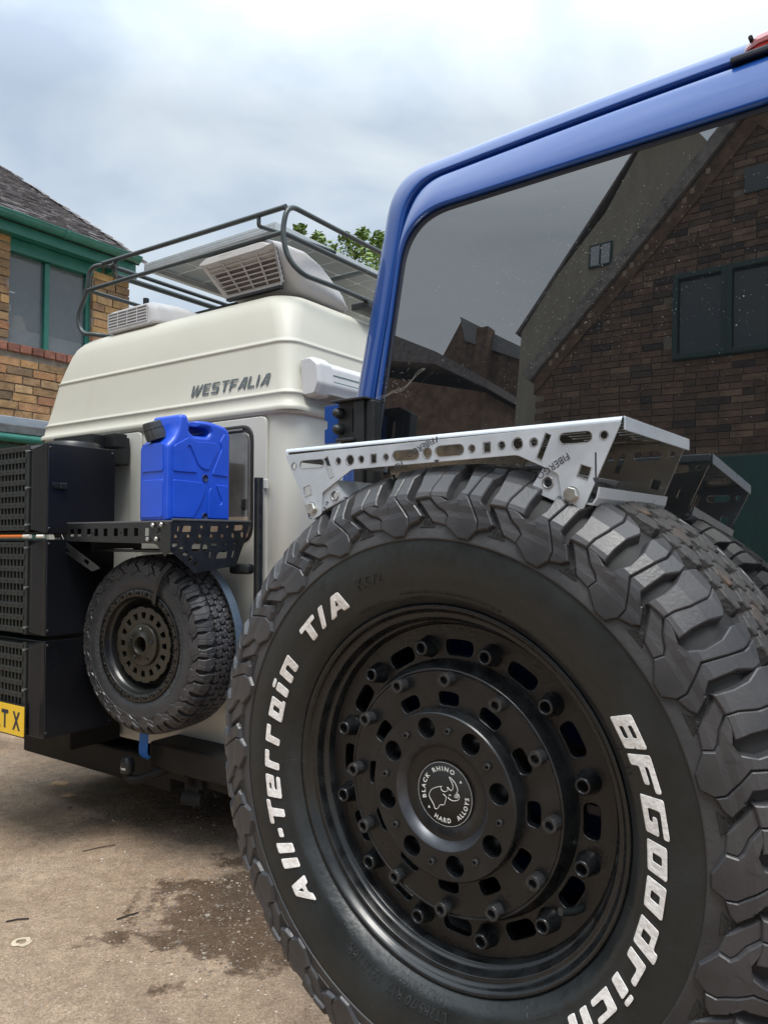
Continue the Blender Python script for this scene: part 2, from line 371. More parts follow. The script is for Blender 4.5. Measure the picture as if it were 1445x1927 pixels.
GL = {
 'A': ([(0, 0), (.34, 1), (.66, 1), (.92, 0), (.63, 0), (.58, .2), (.33, .2), (.27, 0)], [(.38, .4), (.535, .4), (.48, .72)]),
 'l': ([(0, 0), (.3, 0), (.3, 1), (0, 1)],), '-': ([(0, .36), (.4, .36), (.4, .62), (0, .62)],),
 'T': ([(.3, 0), (.62, 0), (.62, .74), (.92, .74), (.92, 1), (0, 1), (0, .74), (.3, .74)],),
 '/': ([(0, 0), (.24, 0), (.5, 1), (.26, 1)],),
 'e': ([(0, 0), (.74, 0), (.74, .2), (.27, .2), (.27, .36), (.74, .36), (.74, .86), (0, .86)], [(.27, .53), (.48, .53), (.48, .67), (.27, .67)]),
 'r': ([(0, 0), (.27, 0), (.27, .6), (.64, .6), (.64, .86), (0, .86)],),
 'a': ([(0, 0), (.84, 0), (.84, .17), (.74, .20), (.74, .86), (0, .86)], [(.27, .23), (.47, .23), (.47, .64), (.27, .64)]),
 'i': ([(0, 0), (.3, 0), (.3, .76), (0, .76)], [(0, .86), (.3, .86), (.3, 1.06), (0, 1.06)]),
 'n': ([(0, 0), (.27, 0), (.27, .62), (.47, .62), (.47, 0), (.74, 0), (.74, .86), (0, .86)],),
 'B': ([(0, 0), (.86, 0), (.86, .46), (.8, .5), (.86, .54), (.86, 1), (0, 1)], [(.27, .2), (.59, .2), (.59, .4), (.27, .4)], [(.27, .6), (.59, .6), (.59, .8), (.27, .8)]),
 'F': ([(0, 0), (.28, 0), (.28, .36), (.72, .36), (.72, .6), (.28, .6), (.28, .76), (.88, .76), (.88, 1), (0, 1)],),
 'G': ([(0, 0), (.88, 0), (.88, .58), (.46, .58), (.46, .38), (.6, .38), (.6, .23), (.28, .23), (.28, .77), (.88, .77), (.88, 1), (0, 1)],),
 'o': ([(0, 0), (.78, 0), (.78, .86), (0, .86)], [(.28, .23), (.5, .23), (.5, .63), (.28, .63)]),
 'd': ([(0, 0), (.78, 0), (.78, 1.08), (.51, 1.08), (.51, .86), (0, .86)], [(.27, .23), (.51, .23), (.51, .63), (.27, .63)]),
 'c': ([(0, 0), (.72, 0), (.72, .23), (.28, .23), (.28, .63), (.72, .63), (.72, .86), (0, .86)],),
 'h': ([(0, 0), (.27, 0), (.27, .62), (.47, .62), (.47, 0), (.74, 0), (.74, .86), (.27, .86), (.27, 1.05), (0, 1.05)],),
}
WORDS = [('A', -138.6, -146.6), ('l', -149.2, -152.0), ('l', -153.6, -156.4), ('-', -158.2, -160.8), ('T', -162.0, -168.8), ('e', -169.8, -176.3), ('r', -178.4, -183.4), ('r', -186.0, -191.0),
         ('a', -193.6, -200.4), ('i', -202.0, -204.6), ('n', -207.0, -213.6), ('T', -221.8, -228.8), ('/', -229.3, -233.2), ('A', -234.0, -242.3),
         ('B', 30.0, 22.6), ('F', 21.4, 13.6), ('G', 12.5, 4.4), ('o', 2.8, -4.0), ('o', -5.4, -12.2), ('d', -14.6, -21.4), ('r', -23.0, -28.6), ('i', -30.5, -33.2), ('c', -35.6, -41.8), ('h', -43.6, -50.0)]
def letter_mesh(ch, t0, t1, R0=.2605, R1=.2855):
    loops = [rnd(l, .075 if i == 0 or ch == 'i' else .05) for i, l in enumerate(GL[ch])]
    wid = max(p[0] for l in GL[ch] for p in l); Hh = R1-R0
    me = curve_me(loops, .0006/Hh*.9, .012, -.012, 1)
    mb = MB(); span = R_(t0-t1)
    def f(p):
        r = R0+p.y*Hh; th = R_(t0)-span*(p.x/wid)-R_(1.3)*(p.y-.5); return Vector((r*cos(th), -(so(r)+.0014+p.z*Hh*.7), r*sin(th)))
    mb.mesh(me, fn=f); return mb
def arc_text(mb, s, R, th, size, ext=.0007, cw=True, h=.0003, sp=1.08, off=None, boff=.0, slant=0):
    me = text_me(s, size, ext, boff, 0, sp); mb.mesh(me, fn=arc_fn(R, th, h, 0, clockwise=cw, off=off)); return mb
M_emb = mat('rubber_embossed', (.017, .018, .0185), .45)
def make_tyre(parent, sc_=1.0, white=True, worn=None):
    M_sw = M_rub if white else mat('rubber_grey_sidewall', (.030, .032, .036), .5, var=.15, vscale=14, bump=.08, bscale=90)
    M_e = M_emb if white else mat('rubber_grey_embossed', (.042, .045, .050), .42)
    ia = [i for i, p in enumerate(FULL) if p[0] >= .3165]; i0, i1 = ia[0], ia[-1]
    t = MB().lathe(FULL[:i0]+[(.3182, .0403)], 200); n0 = len(t.f)
    t.lathe([(.3182, .0403), (.3188, .0419), (.3210, .0415), (.345, .0355)]+FULL[i0+4:i1+1], 200); n1 = len(t.f); t.lathe(FULL[i1:], 120)
    ty = t.build('tyre', [M_sw, M_band, M_groove], parent)
    for i, p in enumerate(ty.data.polygons):
        c = p.center; rr = math.hypot(c.x, c.z); p.material_index = 2 if rr > .352 else (1 if n0 <= i < n1 else 0)
    S4 = Matrix.Identity(4)
    lug = []
    for nm, P, m in (('shoulder_block', [A1, A2, (ALOW, .62)], M_lug), ('shoulder_block', [B1, B2], M_lug)):
        me = lug_mesh(P); lug.append((nm, me, m))
    me_b = lug_mesh([mirror_s(A1), mirror_s(A2), mirror_s(ALOW), mirror_s(B1), mirror_s(B2)], name='back_lug')
    me_c = lug_mesh([p for p, k in crown_polys()], name='crown')
    hp, tri = hatch_tri(); me_h = lug_mesh(hp+tri, chamf=.0003, name='hatch')
    jobs = [(nm, me, m) for nm, me, m in lug]+[('inner_shoulder_block', me_b, M_lug), ('crown_block', me_c, M_lug2 if worn else M_lug), ('sidewall_marker', me_h, M_emb)]
    for nm, me, m in jobs:
        me.materials.append(m)
        if nm in ('shoulder_block', 'crown_block'):
            for k in range(22):
                o = bpy.data.objects.new(nm, me); col.objects.link(o); o.parent = ty
                o.rotation_euler = (0, -R_(PHASE-PITCH*k), 0)
        else:
            mb = MB()
            for k in range(22): mb.mesh(me, M=Matrix.Rotation(-R_(PHASE-PITCH*k), 4, 'Y'))
            mb.build(nm+'s', m, ty, kind='stuff')
    mk = MB()
    for k in range(22):
        th = PHASE-PITCH*k-19.4
        tm = text_me('T/A', .0105, .0003, 0, 0, 1.0, 'CENTER')
        c = R_(th); r, o = surf(.034, .0022)
        mk.mesh(tm, fn=lambda p: Vector(((r+p.y)*cos(c)+(p.x)*sin(c), -(o+p.z-.0), (r+p.y)*sin(c)-(p.x)*cos(c))))
    mk.build('sidewall_marker_letters', M_emb, ty, kind='stuff')
    for ch, a, b in WORDS:
        letter_mesh(ch, a, b).build('letter', M_let if white else M_e, ty)
    em = MB()
    arc_text(em, 'KO2', .2725, 113.2, .021, .0012, sp=1.15)
    arc_text(em, 'LT285/70 R17  121/118R', .2555, -87.0, .0145, .0010, sp=1.06)
    arc_text(em, 'LOAD RANGE  E', .2425, -88.0, .0105, .0009, sp=1.1)
    arc_text(em, 'PR10', .2435, -123.0, .009, .0005, sp=1.1)
    arc_text(em, '121/118 R', .2500, 24.5, .0075, .0004)
    arc_text(em, 'DANGER: NO MOUNTING BEFORE READING SAFETY RULES', .2515, 100.5, .0048, .0003, sp=1.15)
    arc_text(em, 'WARNING', .2445, 98, .0048, .0003, sp=1.15)
    arc_text(em, 'TRACTION  M+S', .2460, 117.5, .0050, .0003, sp=1.2)
    arc_text(em, 'DOT 1D2F ATT 1621', .2470, 181, .0056, .0003, sp=1.4)
    arc_text(em, 'TUBELESS', .2500, -52.5, .0062, .0003, sp=1.15)
    arc_text(em, 'MADE IN U.S.A.', .2440, -140, .0045, .0003, sp=1.15)
    arc_text(em, 'RADIAL 4 PLY', .2440, -57, .0045, .0003, sp=1.15)
    # small raised registration lines
    for a in (-88.8, -105, -131, -16, 32, 179, 129, 137, 78, -62):
        p = [(.243, so(.243)), (.250, so(.250)), (.256, so(.256))] if a != 179 else [(.243, so(.243)), (.252, so(.252))]
        em.tube([(r*cos(R_(a)), -(o+.0002), r*sin(R_(a))) for r, o in p], .0005, 5)
    em.build('embossed_lettering', M_e, ty, kind='stuff')
    return ty
def wheel_thing(name, label, cat, pos, yaw, tilt, sc_, group=None):
    o = thing(name, label, cat, None, (0, 0, 0), group); o.location = pos; o.rotation_euler = (R_(tilt), 0, R_(yaw)); o.scale = (sc_,)*3; ORG[o.name] = None
    return o
# ------------------------------------------------------------------ near spare wheel
SW = wheel_thing('spare_wheel', 'large off-road spare wheel with white tyre lettering and black rim on the blue van', 'spare wheel', (.0812, .9791, 1.0845), -37.12, 1.86, 1, 'spare wheels carried on the vehicles')
ty = make_tyre(SW, 1, True, True)
rim = MB().lathe([(.222, -.005), (.2345, .0065), (.2372, .0125), (.2365, .0160), (.2338, .0172), (.2312, .0160), (.2285, .0110), (.2262, .0060), (.2225, .0040), (.2200, .0045), (.2188, .0030), (.2168, -.0060), (.2140, -.0120), (.2120, -.0125), (.2108, -.0140), (.2085, -.0215), (.2080, -.023)], 180)
rim.lathe([(.2082, -.023), (.206, -.026), (.200, -.10), (.196, -.19), (.21, -.20)], 96)
rm = rim.build('rim', M_rimg, SW)
def wring(r, n=160): return [(r*cos(2*pi*i/n), r*sin(2*pi*i/n)) for i in range(n)]
def arcslot(r0, r1, a, ha, k=5):
    """rounded slot between radii r0..r1 around angle a"""
    pts = []
    for i in range(k+1): t = R_(a-ha+2*ha*i/k); pts.append((r1*cos(t), r1*sin(t)))
    for i in range(k+1): t = R_(a+ha-2*ha*i/k); pts.append((r0*cos(t), r0*sin(t)))
    return pts
def wplate(name, loops, off, th, m, parent, bevel=.0012):
    me = curve_me(loops, th/2-bevel, bevel, -bevel, 2)
    return MB().mesh(me, fn=lambda p: Vector((p.x, -(off-th/2)-p.z, p.y))).build(name, m, parent)
def clean(lp, r=.006, n=4):
    # keep only the 4 real corners rounded
    return rnd(lp, r, n)
ol = [wring(.2084), wring(.150, 140)[::-1]]+[clean(arcslot(.1680, .1880, 88.2-30*k, 6.6, 2)[::1], .0098) for k in range(12)]
wplate('outer_disc', ol, -.0225, .012, M_rim, rm, .0016)
MB().lathe([(.1640, -.0235), (.1632, -.0220), (.1605, -.0200), (.1590, -.0150), (.1572, -.0110), (.1560, -.0060), (.1550, .0000), (.1540, .0016), (.1522, .0018), (.1512, .0008), (.1508, -.0010), (.1508, -.03)], 160).build('ridge_ring', M_rimg, rm)
il = [wring(.1512), wring(.098, 100)[::-1]]+[clean(arcslot(.1085, .1255, 88.5-30*k, 7.2, 2), .0088) for k in range(12)]
wplate('inner_disc', il, .0010, .012, M_rim, rm, .0016)
dr = MB().lathe([(.1065, -.016), (.1055, -.010), (.1045, .0150), (.1036, .0182), (.1020, .0196)], 140)
hb = dr.build('hub', M_rimg, rm)
hl = [wring(.1022), wring(.0665, 100)[::-1]]+[circ(.0838*cos(R_(102.9-45*k)), .0838*sin(R_(102.9-45*k)), .0128, 24) for k in range(8)]
me = curve_me(hl, .006, .0008, -.0008, 2)
MB().mesh(me, fn=lambda p: Vector((p.x, -.0130-p.z, p.y))).build('hub_face', M_rim, rm)
hw = MB()
for k in range(8):
    a = R_(102.9-45*k); c = Vector((.0838*cos(a), 0, .0838*sin(a)))
    L0 = [(.0128, .0125), (.0124, .004), (.0105, -.004), (.0001, -.006)]
    sub = MB().lathe(L0, 24); hw = MB(); hw.add([(p[0]+c.x, p[1], p[2]+c.z) for p in sub.v], sub.f, True); hw.build('lug_recess', M_rim, rm)

M_cham = mat('brushed_dark_alloy', (.055, .058, .065), .36, metal=.7, var=.2, vscale=60)
MB().lathe([(.0668, .0199), (.0660, .0196), (.0578, .0100), (.0572, .0088)], 120).build('dish_chamfer', M_cham, rm)
MB().lathe([(.0573, .0087), (.0405, .0087), (.0402, .0082), (.0398, .0090)], 100).build('dish', M_rim, rm)
cp = MB().lathe([(.0399, .0090), (.0396, .0096), (.0002, .0096)], 90).build('centre_cap', M_cap, rm)
cw_ = MB().lathe([(.0395, .00985), (.0391, .00985)], 90)
arc_text(cw_, 'BLACK', .0288, 199, .0078, .0001, h=.0, off=.0098, sp=1.42, boff=.0002)
arc_text(cw_, 'RHINO', .0288, 124, .0078, .0001, h=.0, off=.0098, sp=1.42, boff=.0002)
arc_text(cw_, 'HARD', .0350, -118, .0078, .0001, cw=False, h=.0, off=.0098, sp=1.42, boff=.0002)
arc_text(cw_, 'ALLOYS', .0350, -56, .0078, .0001, cw=False, h=.0, off=.0098, sp=1.42, boff=.0002)
for a in (39.4, -139.8):
    c = Vector((.0308*cos(R_(a)), 0, .0308*sin(R_(a)))); cw_.add([(c.x-.0019, -.0099, c.z-.0016), (c.x+.0019, -.0099, c.z-.0016), (c.x, -.0099, c.z+.0019)], [(0, 1, 2)])
rh = [[(-.0034, .009), (-.01, .0071), (-.0194, .002), (-.0231, -.0059), (-.0190, -.0127), (-.0163, -.0166), (-.0146, -.0208), (-.0107, -.0200), (-.0071, -.0148), (-.0013, -.0136), (.0009, -.0088), (.0020, -.0031), (-.0023, -.0003)],
      [(-.0055, .0085), (-.0045, .0045), (-.0004, .003), (.0022, .0039), (.0048, .0057), (.0044, .0094), (.0075, .0071), (.0100, .0062), (.0121, .0087)],
      [(.0121, .0080), (.0122, .0141), (.0073, .0226), (.0154, .0169), (.0193, .0086), (.0176, .0048), (.0192, .0040), (.0216, .0008), (.0195, -.0035), (.0118, -.0059), (.0067, -.0044), (.0046, -.0028)],
      [(.015, -.0018), (.0150, .0015), (.0172, .0026), (.0193, .0014), (.0190, -.0006), (.0172, -.0010), (.0168, .0004), (.0178, .0008)], [(.0060, -.0002), (.0078, .0006), (.0090, -.0003)]]
for l in rh:
    cw_.tube(smooth_path([(x, -.0098, z) for x, z in l], 5), .00042, 6)
cw_.build('cap_print', M_capw, cp)
# sleeves and socket cap screws
def sleeve():
    return MB().lathe([(.0150, -.0235), (.0142, -.0215), (.0118, -.0110), (.0104, -.0045), (.0098, -.0020), (.0082, -.0006), (.0068, -.0008), (.0060, -.0030), (.0058, -.018), (.0001, -.019)], 24)
s0 = sleeve()
for k in range(12):
    a = R_(102.7-30*k); c = (.1806*cos(a), .1806*sin(a))
    m = MB(); m.add([(p[0]+c[0], p[1], p[2]+c[1]) for p in s0.v], s0.f, True); m.build('bolt_sleeve', M_rimg, rm)
def capscrew(r, top, base, nk=26):
    m = MB(); v = []; f = []
    prof = [(r, base), (r, top-.0012), (r*.93, top), (r*.55, top), (r*.52, top-.0006)]
    n = nk
    for i in range(n):
        a = 2*pi*i/n
        for j, (q, o) in enumerate(prof):
            qq = q*(1-.035*(i % 2)) if j < 2 else q
            v.append((qq*cos(a), -o, qq*sin(a)))
    k = len(prof)
    for i in range(n):
        for j in range(k-1): f.append((i*k+j, ((i+1) % n)*k+j, ((i+1) % n)*k+j+1, i*k+j+1))
    m.add(v, f); h = [(r*.5*cos(2*pi*i/6), -(top-.0005), r*.5*sin(2*pi*i/6)) for i in range(6)]; h2 = [(x, y+r*.8, z) for x, y, z in h]
    m.add(h+h2, [(i, (i+1) % 6, 6+(i+1) % 6, 6+i) for i in range(6)]+[(6, 7, 8, 9, 10, 11)]); return m
def copies(src, nm, R, a0, st, n, m, parent):
    me = bpy.data.meshes.new(nm); me.from_pydata(src.v, [], src.f); me.materials.append(m); me.update()
    for k in range(n):
        a = R_(a0-st*k); o = bpy.data.objects.new(nm, me); col.objects.link(o); o.parent = parent; o.location = (R*cos(a), 0, R*sin(a)); o.rotation_euler = (0, random.uniform(0, 1), 0)
copies(capscrew(.0092, .0159, -.004), 'cap_screw', .1432, 117.6, 30, 12, M_screw, rm)
copies(capscrew(.0042, .0236, .015, 18), 'hub_screw', .0838, 125.5, 45, 8, M_screw, rm)
a = R_(-33.5)
MB().tube([(.197*cos(a), .03, .197*sin(a)), (.192*cos(a), .006, .192*sin(a)), (.186*cos(a), -.006, .186*sin(a)), (.183*cos(a), -.0105, .183*sin(a)), (.1825*cos(a), -.0115, .1825*sin(a))], .0044, 12).build('valve', M_rub, rm)
# ------------------------------------------------------------------ bare metal shelf over the near tyre
M_steel = mat('bare_steel_sheet', (.44, .48, .53), .36, metal=.45, c2=(.58, .62, .67), vscale=11, ramp=(.3, .72), bump=.08, bscale=30, rvar=.14)
M_steel2 = mat('warm_bare_steel', (.42, .41, .38), .26, metal=.92, c2=(.56, .55, .51), vscale=9, ramp=(.25, .7), stretch=(1, 1, 3), rvar=.1)
M_burn = mat('laser_burnt_edge', (.14, .14, .15), .5, metal=.5, c2=(.36, .35, .34), vscale=200)
M_zinc = mat('zinc_bolt', (.5, .5, .48), .35, metal=.9, var=.2, vscale=120)
M_ink = mat('black_ink', (.02, .02, .03), .7)
SHL = thing('tyre_shelf', 'bare metal tray with cut-out slots sitting on the large near tyre', 'metal shelf', J, (-.024, .11, 1.432), 'perforated trays over the spare wheels')
holes = [circ(-.258, 1.510, .0042), slot(-.240, 1.511, -.206, 1.511, .0058), quad_at(-.1905, 1.504, R_(112), .030, .0075), circ(-.173, 1.512, .0045), circ(-.152, 1.512, .0066), circ(-.132, 1.512, .0047), quad_at(-.111, 1.5115, 0, .0095, .0115), circ(-.090, 1.512, .0043),
         slot(-.0725, 1.5125, -.0435, 1.5125, .0068), circ(-.024, 1.513, .0068), slot(-.005, 1.514, .0235, 1.514, .0068), circ(.042, 1.514, .0045), quad_at(.063, 1.514, 0, .0095, .0115), circ(.083, 1.515, .0045), circ(.104, 1.5155, .0066), circ(.125, 1.5155, .0047), quad_at(.1375, 1.5095, R_(67), .030, .0075), slot(.1625, 1.517, .189, 1.517, .0062), circ(.209, 1.517, .0045),
         quad_at(.186, 1.4775, R_(-20), .0125, .0135), quad_at(-.231, 1.4725, R_(16), .0125, .0135)]
outl = [(-.276, 1.527), (-.222, 1.430), (-.204, 1.4385), (-.203, 1.469), (-.149, 1.499), (.103, 1.502), (.137, 1.486), (.155, 1.477), (.160, 1.4445), (.184, 1.435), (.229, 1.531)]
fp = plate('front_panel', [rnd(outl, .004)]+holes, .0025, XZ(-.0105), M_steel, SHL, .0004)
br_ = MB()
for h in holes:          # burnt rims round the cut-outs
    c = (sum(p[0] for p in h)/len(h), sum(p[1] for p in h)/len(h))
    o = [(c[0]+(p[0]-c[0])*(1+.0011/max(.004, math.hypot(p[0]-c[0], p[1]-c[1])))+random.uniform(-.0003, .0003), c[1]+(p[1]-c[1])*(1+.0011/max(.004, math.hypot(p[0]-c[0], p[1]-c[1])))+random.uniform(-.0003, .0003)) for p in h]
    br_.mesh(curve_me([o, h], .00012), fn=XZ(-.0121))
br_.build('burnt_rims', M_burn, fp, kind='stuff')
# rounded fold along the top, top panel with slits, end flange, back panel
fold = MB(); F = []
n = 7
for i in range(n+1):
    a = pi/2*i/n; F.append((-.0118+.0062*(1-sin(a+0)) if False else -.0055-.0062*cos(a), 1.5305+.0062*sin(a)))
vv = []
for x in (-.276, .2288):
    for y, z in F: vv.append((x, y, z))
fold.add(vv, [(i, i+1, n+2+i, n+1+i) for i in range(n)], True); fold.build('top_fold', M_steel, SHL)
sl = []
for k in range(8):
    y = .03+k*.024
    for x in (-.235, -.165, -.095, -.025, .045, .115, .178):
        sl.append(slot(x-.0+(.006 if k % 2 else 0), y, x+.034+(.006 if k % 2 else 0), y, .0032, 3))
plate('top_panel', [rect(-.276, -.0055, .2288, .236)]+sl, .0022, XY(1.5356), M_steel2, SHL)
hb_ = [h for h in holes]
bo = [(-.272, 1.5335), (-.222, 1.430), (-.196, 1.442), (-.140, 1.497), (.092, 1.497), (.140, 1.442), (.184, 1.430), (.2285, 1.5335)]
plate('back_panel', [bo]+hb_, .0025, XZ(.2340), M_steel2, SHL)
for x, sg in ((.2290, 1), (-.2765, -1)):
    e = MB(); e.box(x-.0011, x+.0011, -.004, .240, 1.5215 if sg > 0 else 1.519, 1.5372, .0008); e.build('end_flange', M_steel, SHL)
br2 = MB(); br2.box(-.27, .226, .2355, .2405, 1.526, 1.5372, .0012); br2.build('rear_fold', M_steel, SHL)
for sg, nm in ((1, 'saddle'), (-1, 'saddle')):
    cx = -.024
    P = [(.1345+.024, 1.485), (.118+.024, 1.4605), (.150+.024, 1.449), (.194+.024, 1.4400), (.200+.024, 1.4480), (.203+.024, 1.4600)]
    if sg < 0: P = [(.1345+.024, 1.485), (.118+.024, 1.4605), (.184+.024, 1.4340), (.1905+.024, 1.4530)]
    P = [(cx+sg*x, z) for x, z in P]; th = .0022; m = MB()
    for (x0, z0), (x1, z1) in zip(P, P[1:]):
        d = Vector((x1-x0, z1-z0)).normalized(); nx, nz = -d.y*th, d.x*th
        v = [(x, y, z) for y in (-.008, .231) for x, z in ((x0, z0), (x1, z1), (x1+nx, z1+nz), (x0+nx, z0+nz))]
        m.add(v, [(0, 1, 2, 3), (7, 6, 5, 4), (0, 4, 5, 1), (1, 5, 6, 2), (2, 6, 7, 3), (3, 7, 4, 0)])
    m.build(nm, M_steel, SHL)
    cheek = [(cx+sg*(.1345+.024), 1.4845), (cx+sg*(.118+.024), 1.4600), (cx+sg*(.168+.024), 1.4380), (cx+sg*(.166+.024), 1.476)]
    hc = (.141, 1.468) if sg > 0 else (-.182, 1.464)
    plate('end_cheek', [rnd(cheek, .003), circ(hc[0], hc[1], .0058)], .0022, XZ(-.0075), M_steel, SHL, .0003)
    MB().lathe([(.0075, .0), (.0072, .0012), (.0058, .0012), (.0056, -.004)], 20).build('weld_nut', M_burn, SHL).location = (hc[0], -.0087, hc[1])
# fix origin of parts placed by location: shift into the shelf's space
for o in list(col.objects):
    if o.name.startswith('weld_nut'): o.location = Vector(o.location)-Vector((-.024, .11, 1.432)); o.data.transform(Matrix.Translation((-.024, .11, 1.432))); 
def hexbolt(x, y, z, r, t, m, parent, name='bolt', ax='y'):
    mb = MB(); a0 = random.uniform(0, 1)
    h = [(r*cos(a0+pi/3*i), r*sin(a0+pi/3*i)) for i in range(6)]; hi = [(p*.9, q*.9) for p, q in h]
    ring = lambda L, d: [(x+p, y-d, z+q) for p, q in L] if ax == 'y' else [(x+d, y+p, z+q) for p, q in L]
    mb.add(ring(h, 0)+ring(h, t*.85)+ring(hi, t), [(i, (i+1) % 6, 6+(i+1) % 6, 6+i) for i in range(6)]+[(6+i, 6+(i+1) % 6, 12+(i+1) % 6, 12+i) for i in range(6)]+[tuple(range(12, 18))])
    w = [(r*1.12*cos(pi/9*i), r*1.12*sin(pi/9*i)) for i in range(18)]
    mb.add(ring(w, -.0002)+ring(w, t*.18), [(i, (i+1) % 18, 18+(i+1) % 18, 18+i) for i in range(18)]+[tuple(range(18, 36))])
    return mb.build(name, m, parent)
hexbolt(.171, -.0118, 1.453, .0085, .0062, M_zinc, SHL)
hexbolt(-.221, -.0118, 1.447, .0085, .0062, M_zinc, SHL)
ink = MB()
def flat_text(mb, s, x, z, ang, size, y, sp=1.0):
    me = text_me(s, size, .00006, .0, 0, sp); c, q = cos(ang), sin(ang)
    mb.mesh(me, fn=lambda p: Vector((x+c*p.x-q*p.y, y-p.z, z+q*p.x+c*p.y)))
flat_text(ink, 'FIBERGO', .1665, 1.5010, R_(211), .0115, -.0121)
flat_text(ink, 'FIBERGO', -.0145, 1.5325, R_(202), .0115, -.0121)
flat_text(ink, 'FIB', -.0640, 1.5062, R_(205), .0105, -.0121)
flat_text(ink, '8 18', -.199, 1.4445, R_(60), .007, -.0091)
for x, z0, z1 in ((.1995, 1.4985, 1.468), (-.0095, 1.5330, 1.5255)):
    ink.box(x-.0009, x+.0009, -.0122, -.0118, z1, z0)
ink.add([(.1960, -.01215, 1.4705), (.2030, -.01215, 1.4705), (.1995, -.01215, 1.4625)], [(0, 1, 2)]); ink.add([(-.0135, -.01215, 1.5035), (-.0055, -.01215, 1.5035), (-.0095, -.01215, 1.4985)], [(0, 1, 2)])
ink.build('printed_text', M_ink, fp, kind='stuff')
# ------------------------------------------------------------------ blue vehicle
def blue_mat():
    m = mat('blue_car_paint', (.007, .048, .225), .30, coat=.65, spec=.18, coat_rough=.02, var=.04, vscale=3)
    return m
M_blue = blue_mat()
M_blued = mat('blue_paint_recess', (.006, .016, .07), .45)
M_seal = mat('rubber_seal', (.006, .009, .022), .45)
M_gap = M_dark
def tint():
    m = bpy.data.materials.new('tinted_glass'); m.use_nodes = True; t = m.node_tree; b = t.nodes['Principled BSDF']
    b.inputs['Base Color'].default_value = (.006, .007, .008, 1); b.inputs['Roughness'].default_value = .0; b.inputs['IOR'].default_value = 2.8
    b.inputs['Specular IOR Level'].default_value = .5
    tc = N(t, 'ShaderNodeTexCoord'); n = N(t, 'ShaderNodeTexNoise'); n.inputs['Scale'].default_value = 2.2; n.inputs['Detail'].default_value = 0; bp = N(t, 'ShaderNodeBump'); bp.inputs['Strength'].default_value = .12; bp.inputs['Distance'].default_value = .012
    t.links.new(tc.outputs['Object'], n.inputs[0]); t.links.new(n.outputs[0], bp.inputs['Height']); t.links.new(bp.outputs[0], b.inputs['Normal'])
    return m
M_tint = tint()
def Tz(z): return .275+.07*(z-1.5) if z > 1.3 else .261
XC = .40
def vloop(xb, zb, xt, zt, rb, rt, arch=.006, sl=None):
    """closed loop, symmetric about XC: left side from (xb,zb) to (xt,zt); rounded corners"""
    P = []
    if sl: xb = xt-sl*(zt-1.48)
    def bez(a, b, c, n):
        for i in range(n+1):
            t = i/n; P.append((a[0]*(1-t)**2+2*b[0]*t*(1-t)+c[0]*t*t, a[1]*(1-t)**2+2*b[1]*t*(1-t)+c[1]*t*t))
    d = Vector((xt-xb, zt-zb)); L_ = d.length; d.normalize()
    for i in range(8): x = XC+(xb+rb-XC)*i/8; P.append((x, zb))
    if sl: d = Vector((sl, 1)).normalized(); a = Vector((xb, zb+rb)); bez((xb+rb, zb), (xb, zb), tuple(a), 8)
    else: bez((xb+rb, zb), (xb, zb), (xb+d.x*rb, zb+d.y*rb), 8); a = Vector((xb, zb))+d*rb
    b = Vector((xt, zt))-d*rt
    for i in range(1, 14):
        q = a.lerp(b, i/14)
        P.append((min(xt-sl*(zt-q.y), 9) if sl and q.y > 1.48 else (xb if sl else q.x), q.y))
    bez(tuple(b), (xt, zt), (xt+rt, zt), 14)
    for i in range(1, 13):
        x = xt+rt+(XC-xt-rt)*i/12; u = (x-xt-rt)/(XC-xt-rt); P.append((x, zt+arch*sin(u*pi/2)))
    Lf = P; Rt = [(2*XC-x, z) for x, z in P[-2:0:-1]]
    return Lf+Rt
def face(loop, dy): return [(x, Tz(z)+(dy(x, z) if callable(dy) else dy), z) for x, z in loop]
def loft(loops, closed=True, smooth=True):
    m = MB(); k = len(loops[0]); v = [p for l in loops for p in l]
    f = []
    for i in range(len(loops)-1):
        for j in range(k): f.append((i*k+j, (i+1)*k+j, (i+1)*k+(j+1) % k, i*k+(j+1) % k))
    m.add(v, f, smooth); return m
BV = thing('blue_vehicle', 'tall blue van with tinted rear window behind the large spare wheel', 'van', J, (XC, 2.6, 0))
G_l = vloop(-.362, 1.30, -.274, 1.984, .06, .088, .003)
G2 = vloop(-.3655, 1.297, -.2770, 1.987, .06, .088, .003)
G3 = vloop(-.3705, 1.289, -.2830, 1.993, .065, .091, .003)
G4 = vloop(-.3725, 1.285, -.2850, 1.9955, .065, .091, .003)
K1 = vloop(-.398, .50, -.2900, 2.066, .05, .076, .014, .150)
Kf = vloop(-.401, .497, -.2935, 2.070, .05, .076, .014, .150)
K2 = vloop(-.4085, .49, -.3010, 2.078, .05, .078, .014, .152)
O0 = vloop(-.412, .487, -.3050, 2.078, .05, .078, .014, .153)
# glass: flat sheet
gm = MB(); gv = face(G_l, .004); gm.add(gv+[(XC, Tz(1.64)+.004, 1.64)], [(i, (i+1) % len(gv), len(gv)) for i in range(len(gv))])
gm = MB(); me = curve_me([[(x, z) for x, z in G_l]], .0015)
gm.mesh(me, fn=lambda p: Vector((p.x, .275+.07*(p.y-1.5)+.0035-p.z, p.y)), smooth=False)
gl = gm.build('rear_window', M_tint, BV)
loft([face(G_l, .006), face(G_l, .001), face(G2, .0), face(G3, -.001), face(G3, .008)]).build('window_seal', M_seal, BV)
rimf = loft([face(G3, .010), face(G3, -.004), face(G4, -.008)]+[face([(a[0]+(b[0]-a[0])*t, a[1]+(b[1]-a[1])*t) for a, b in zip(G4, K1)], -.008+.031*t**1.5) for t in (.06, .15, .25, .35, .45, .55, .65, .75, .85, .93)]+[face(K1, .0235), face(Kf, .029), face(Kf, .075)])
rimf.build('tailgate', M_blue, BV)
